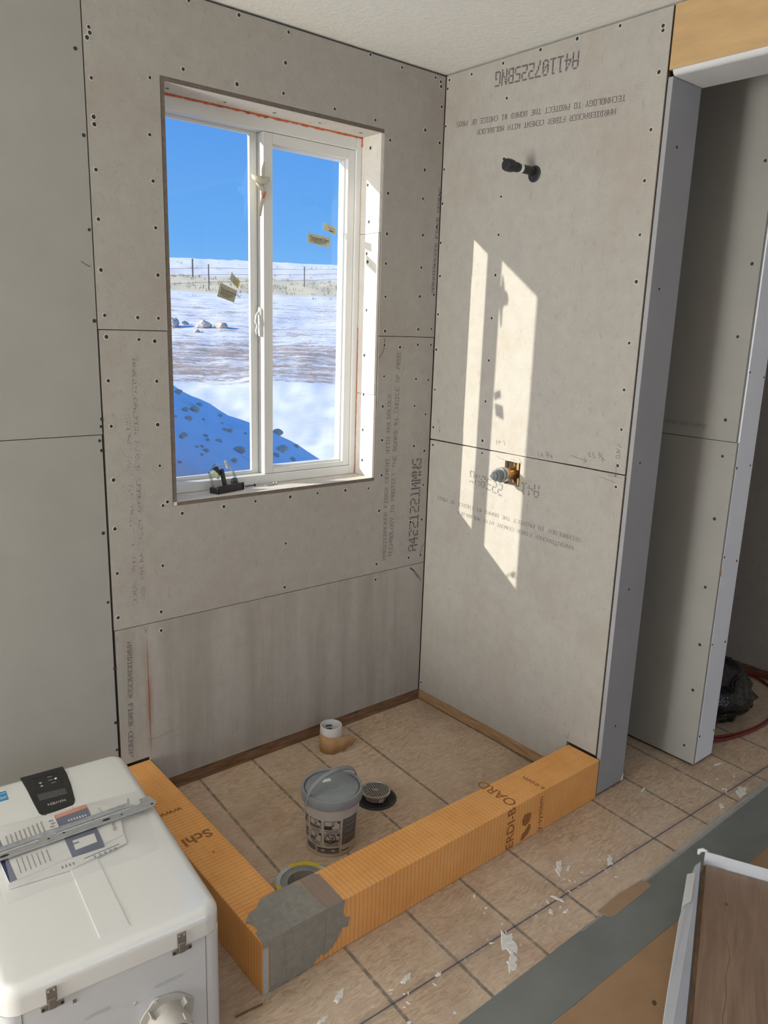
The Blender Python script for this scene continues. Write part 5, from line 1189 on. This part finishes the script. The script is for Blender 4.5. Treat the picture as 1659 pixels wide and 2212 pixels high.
for i, (s_, t_, r_) in enumerate(MROCKS):
    p = mpos(s_, t_) + MP; lb_ = 'brown stone stuck in the shaded snow mound outside'
    if i == _ord[0]: lb_ = 'largest stone on the snow mound, low behind the right pane'
    elif i == _ord[1]: lb_ = 'second largest mound stone, at the crest just right of the mullion'
    elif i == _ord[2]: lb_ = 'big stone low on the mound, beside the mullion in the left pane'
    elif i == _ord[3]: lb_ = 'large stone high on the mound crest in the left pane'
    rock(p + Vector((0, 0, r_ * .35)), r_, lb_, 'stones on the snow mound')
for i, (x, y, r_, lb_) in enumerate(FROCKS):
    rock((x, y, gz(x, y)[0] + r_ * .5), r_ * 1.3, lb_, 'boulders on the snow field')
M_POST = pm('weathered_post', (.22, .20, .18), .8, var=.2, scale=30); M_WIRE = pm('fence_wire', (.30, .30, .30), .6, metal=.5, var=.1, scale=20)
fe = thing('wire_fence', 'distant wire fence with thin posts crossing the snowy hillside', 'fence', (0, 0, 0))
tops = []
for x, y, h_ in FPOSTS:
    z = gz(x, y)[0]; MB().obox((x, y, z + h_ / 2), (1, 0, 0), (0, 1, 0), (0, 0, 1), .032, .032, h_ / 2 + .1).build('fence_post', M_POST, fe); tops.append((x, y, z, h_))
z_ = gz(26.47, 55.36)[0]; MB().obox((26.47, 55.36, z_ + .6), (1, 0, 0), (0, 1, 0), (0, 0, 1), .05, .05, .7).build('fence_post', M_POST, fe)
for k in (.35, .65, .92):
    for a, b in zip(tops[:-1], tops[1:]):
        MB().tube([(a[0], a[1], a[2] + a[3] * k), (b[0], b[1], b[2] + b[3] * k)], .010, 5).build('wire', M_WIRE, fe)
# dry grass tufts and the little rocky heap on the skyline
M_GRASS = pm('dry_grass', (.80, .64, .34), .9, var=.2, scale=20)
gt = MB(); rnd = random.Random(3)
for i in range(500):
    d = rnd.uniform(47, 66) if rnd.random() < .72 else rnd.uniform(42, 100); an = R(rnd.uniform(18, 44)); x, y = -2.12 + d * math.sin(an), -2.24 + d * math.cos(an); z = gz(x, y)[0]
    for k in range(3):
        w_, h_ = rnd.uniform(.015, .04), rnd.uniform(.08, .24); dx, dy = rnd.uniform(-.15, .15), rnd.uniform(-.15, .15)
        gt.add([(x + dx - w_, y + dy, z - .05), (x + dx + w_, y + dy, z - .05), (x + dx + rnd.uniform(-.1, .1), y + dy, z + h_)], [(0, 1, 2)])
o = gt.build('dry_grass', M_GRASS, recalc=False); tag(o, 'dry yellow grass poking through the snow on the hillside', 'grass', kind='stuff')
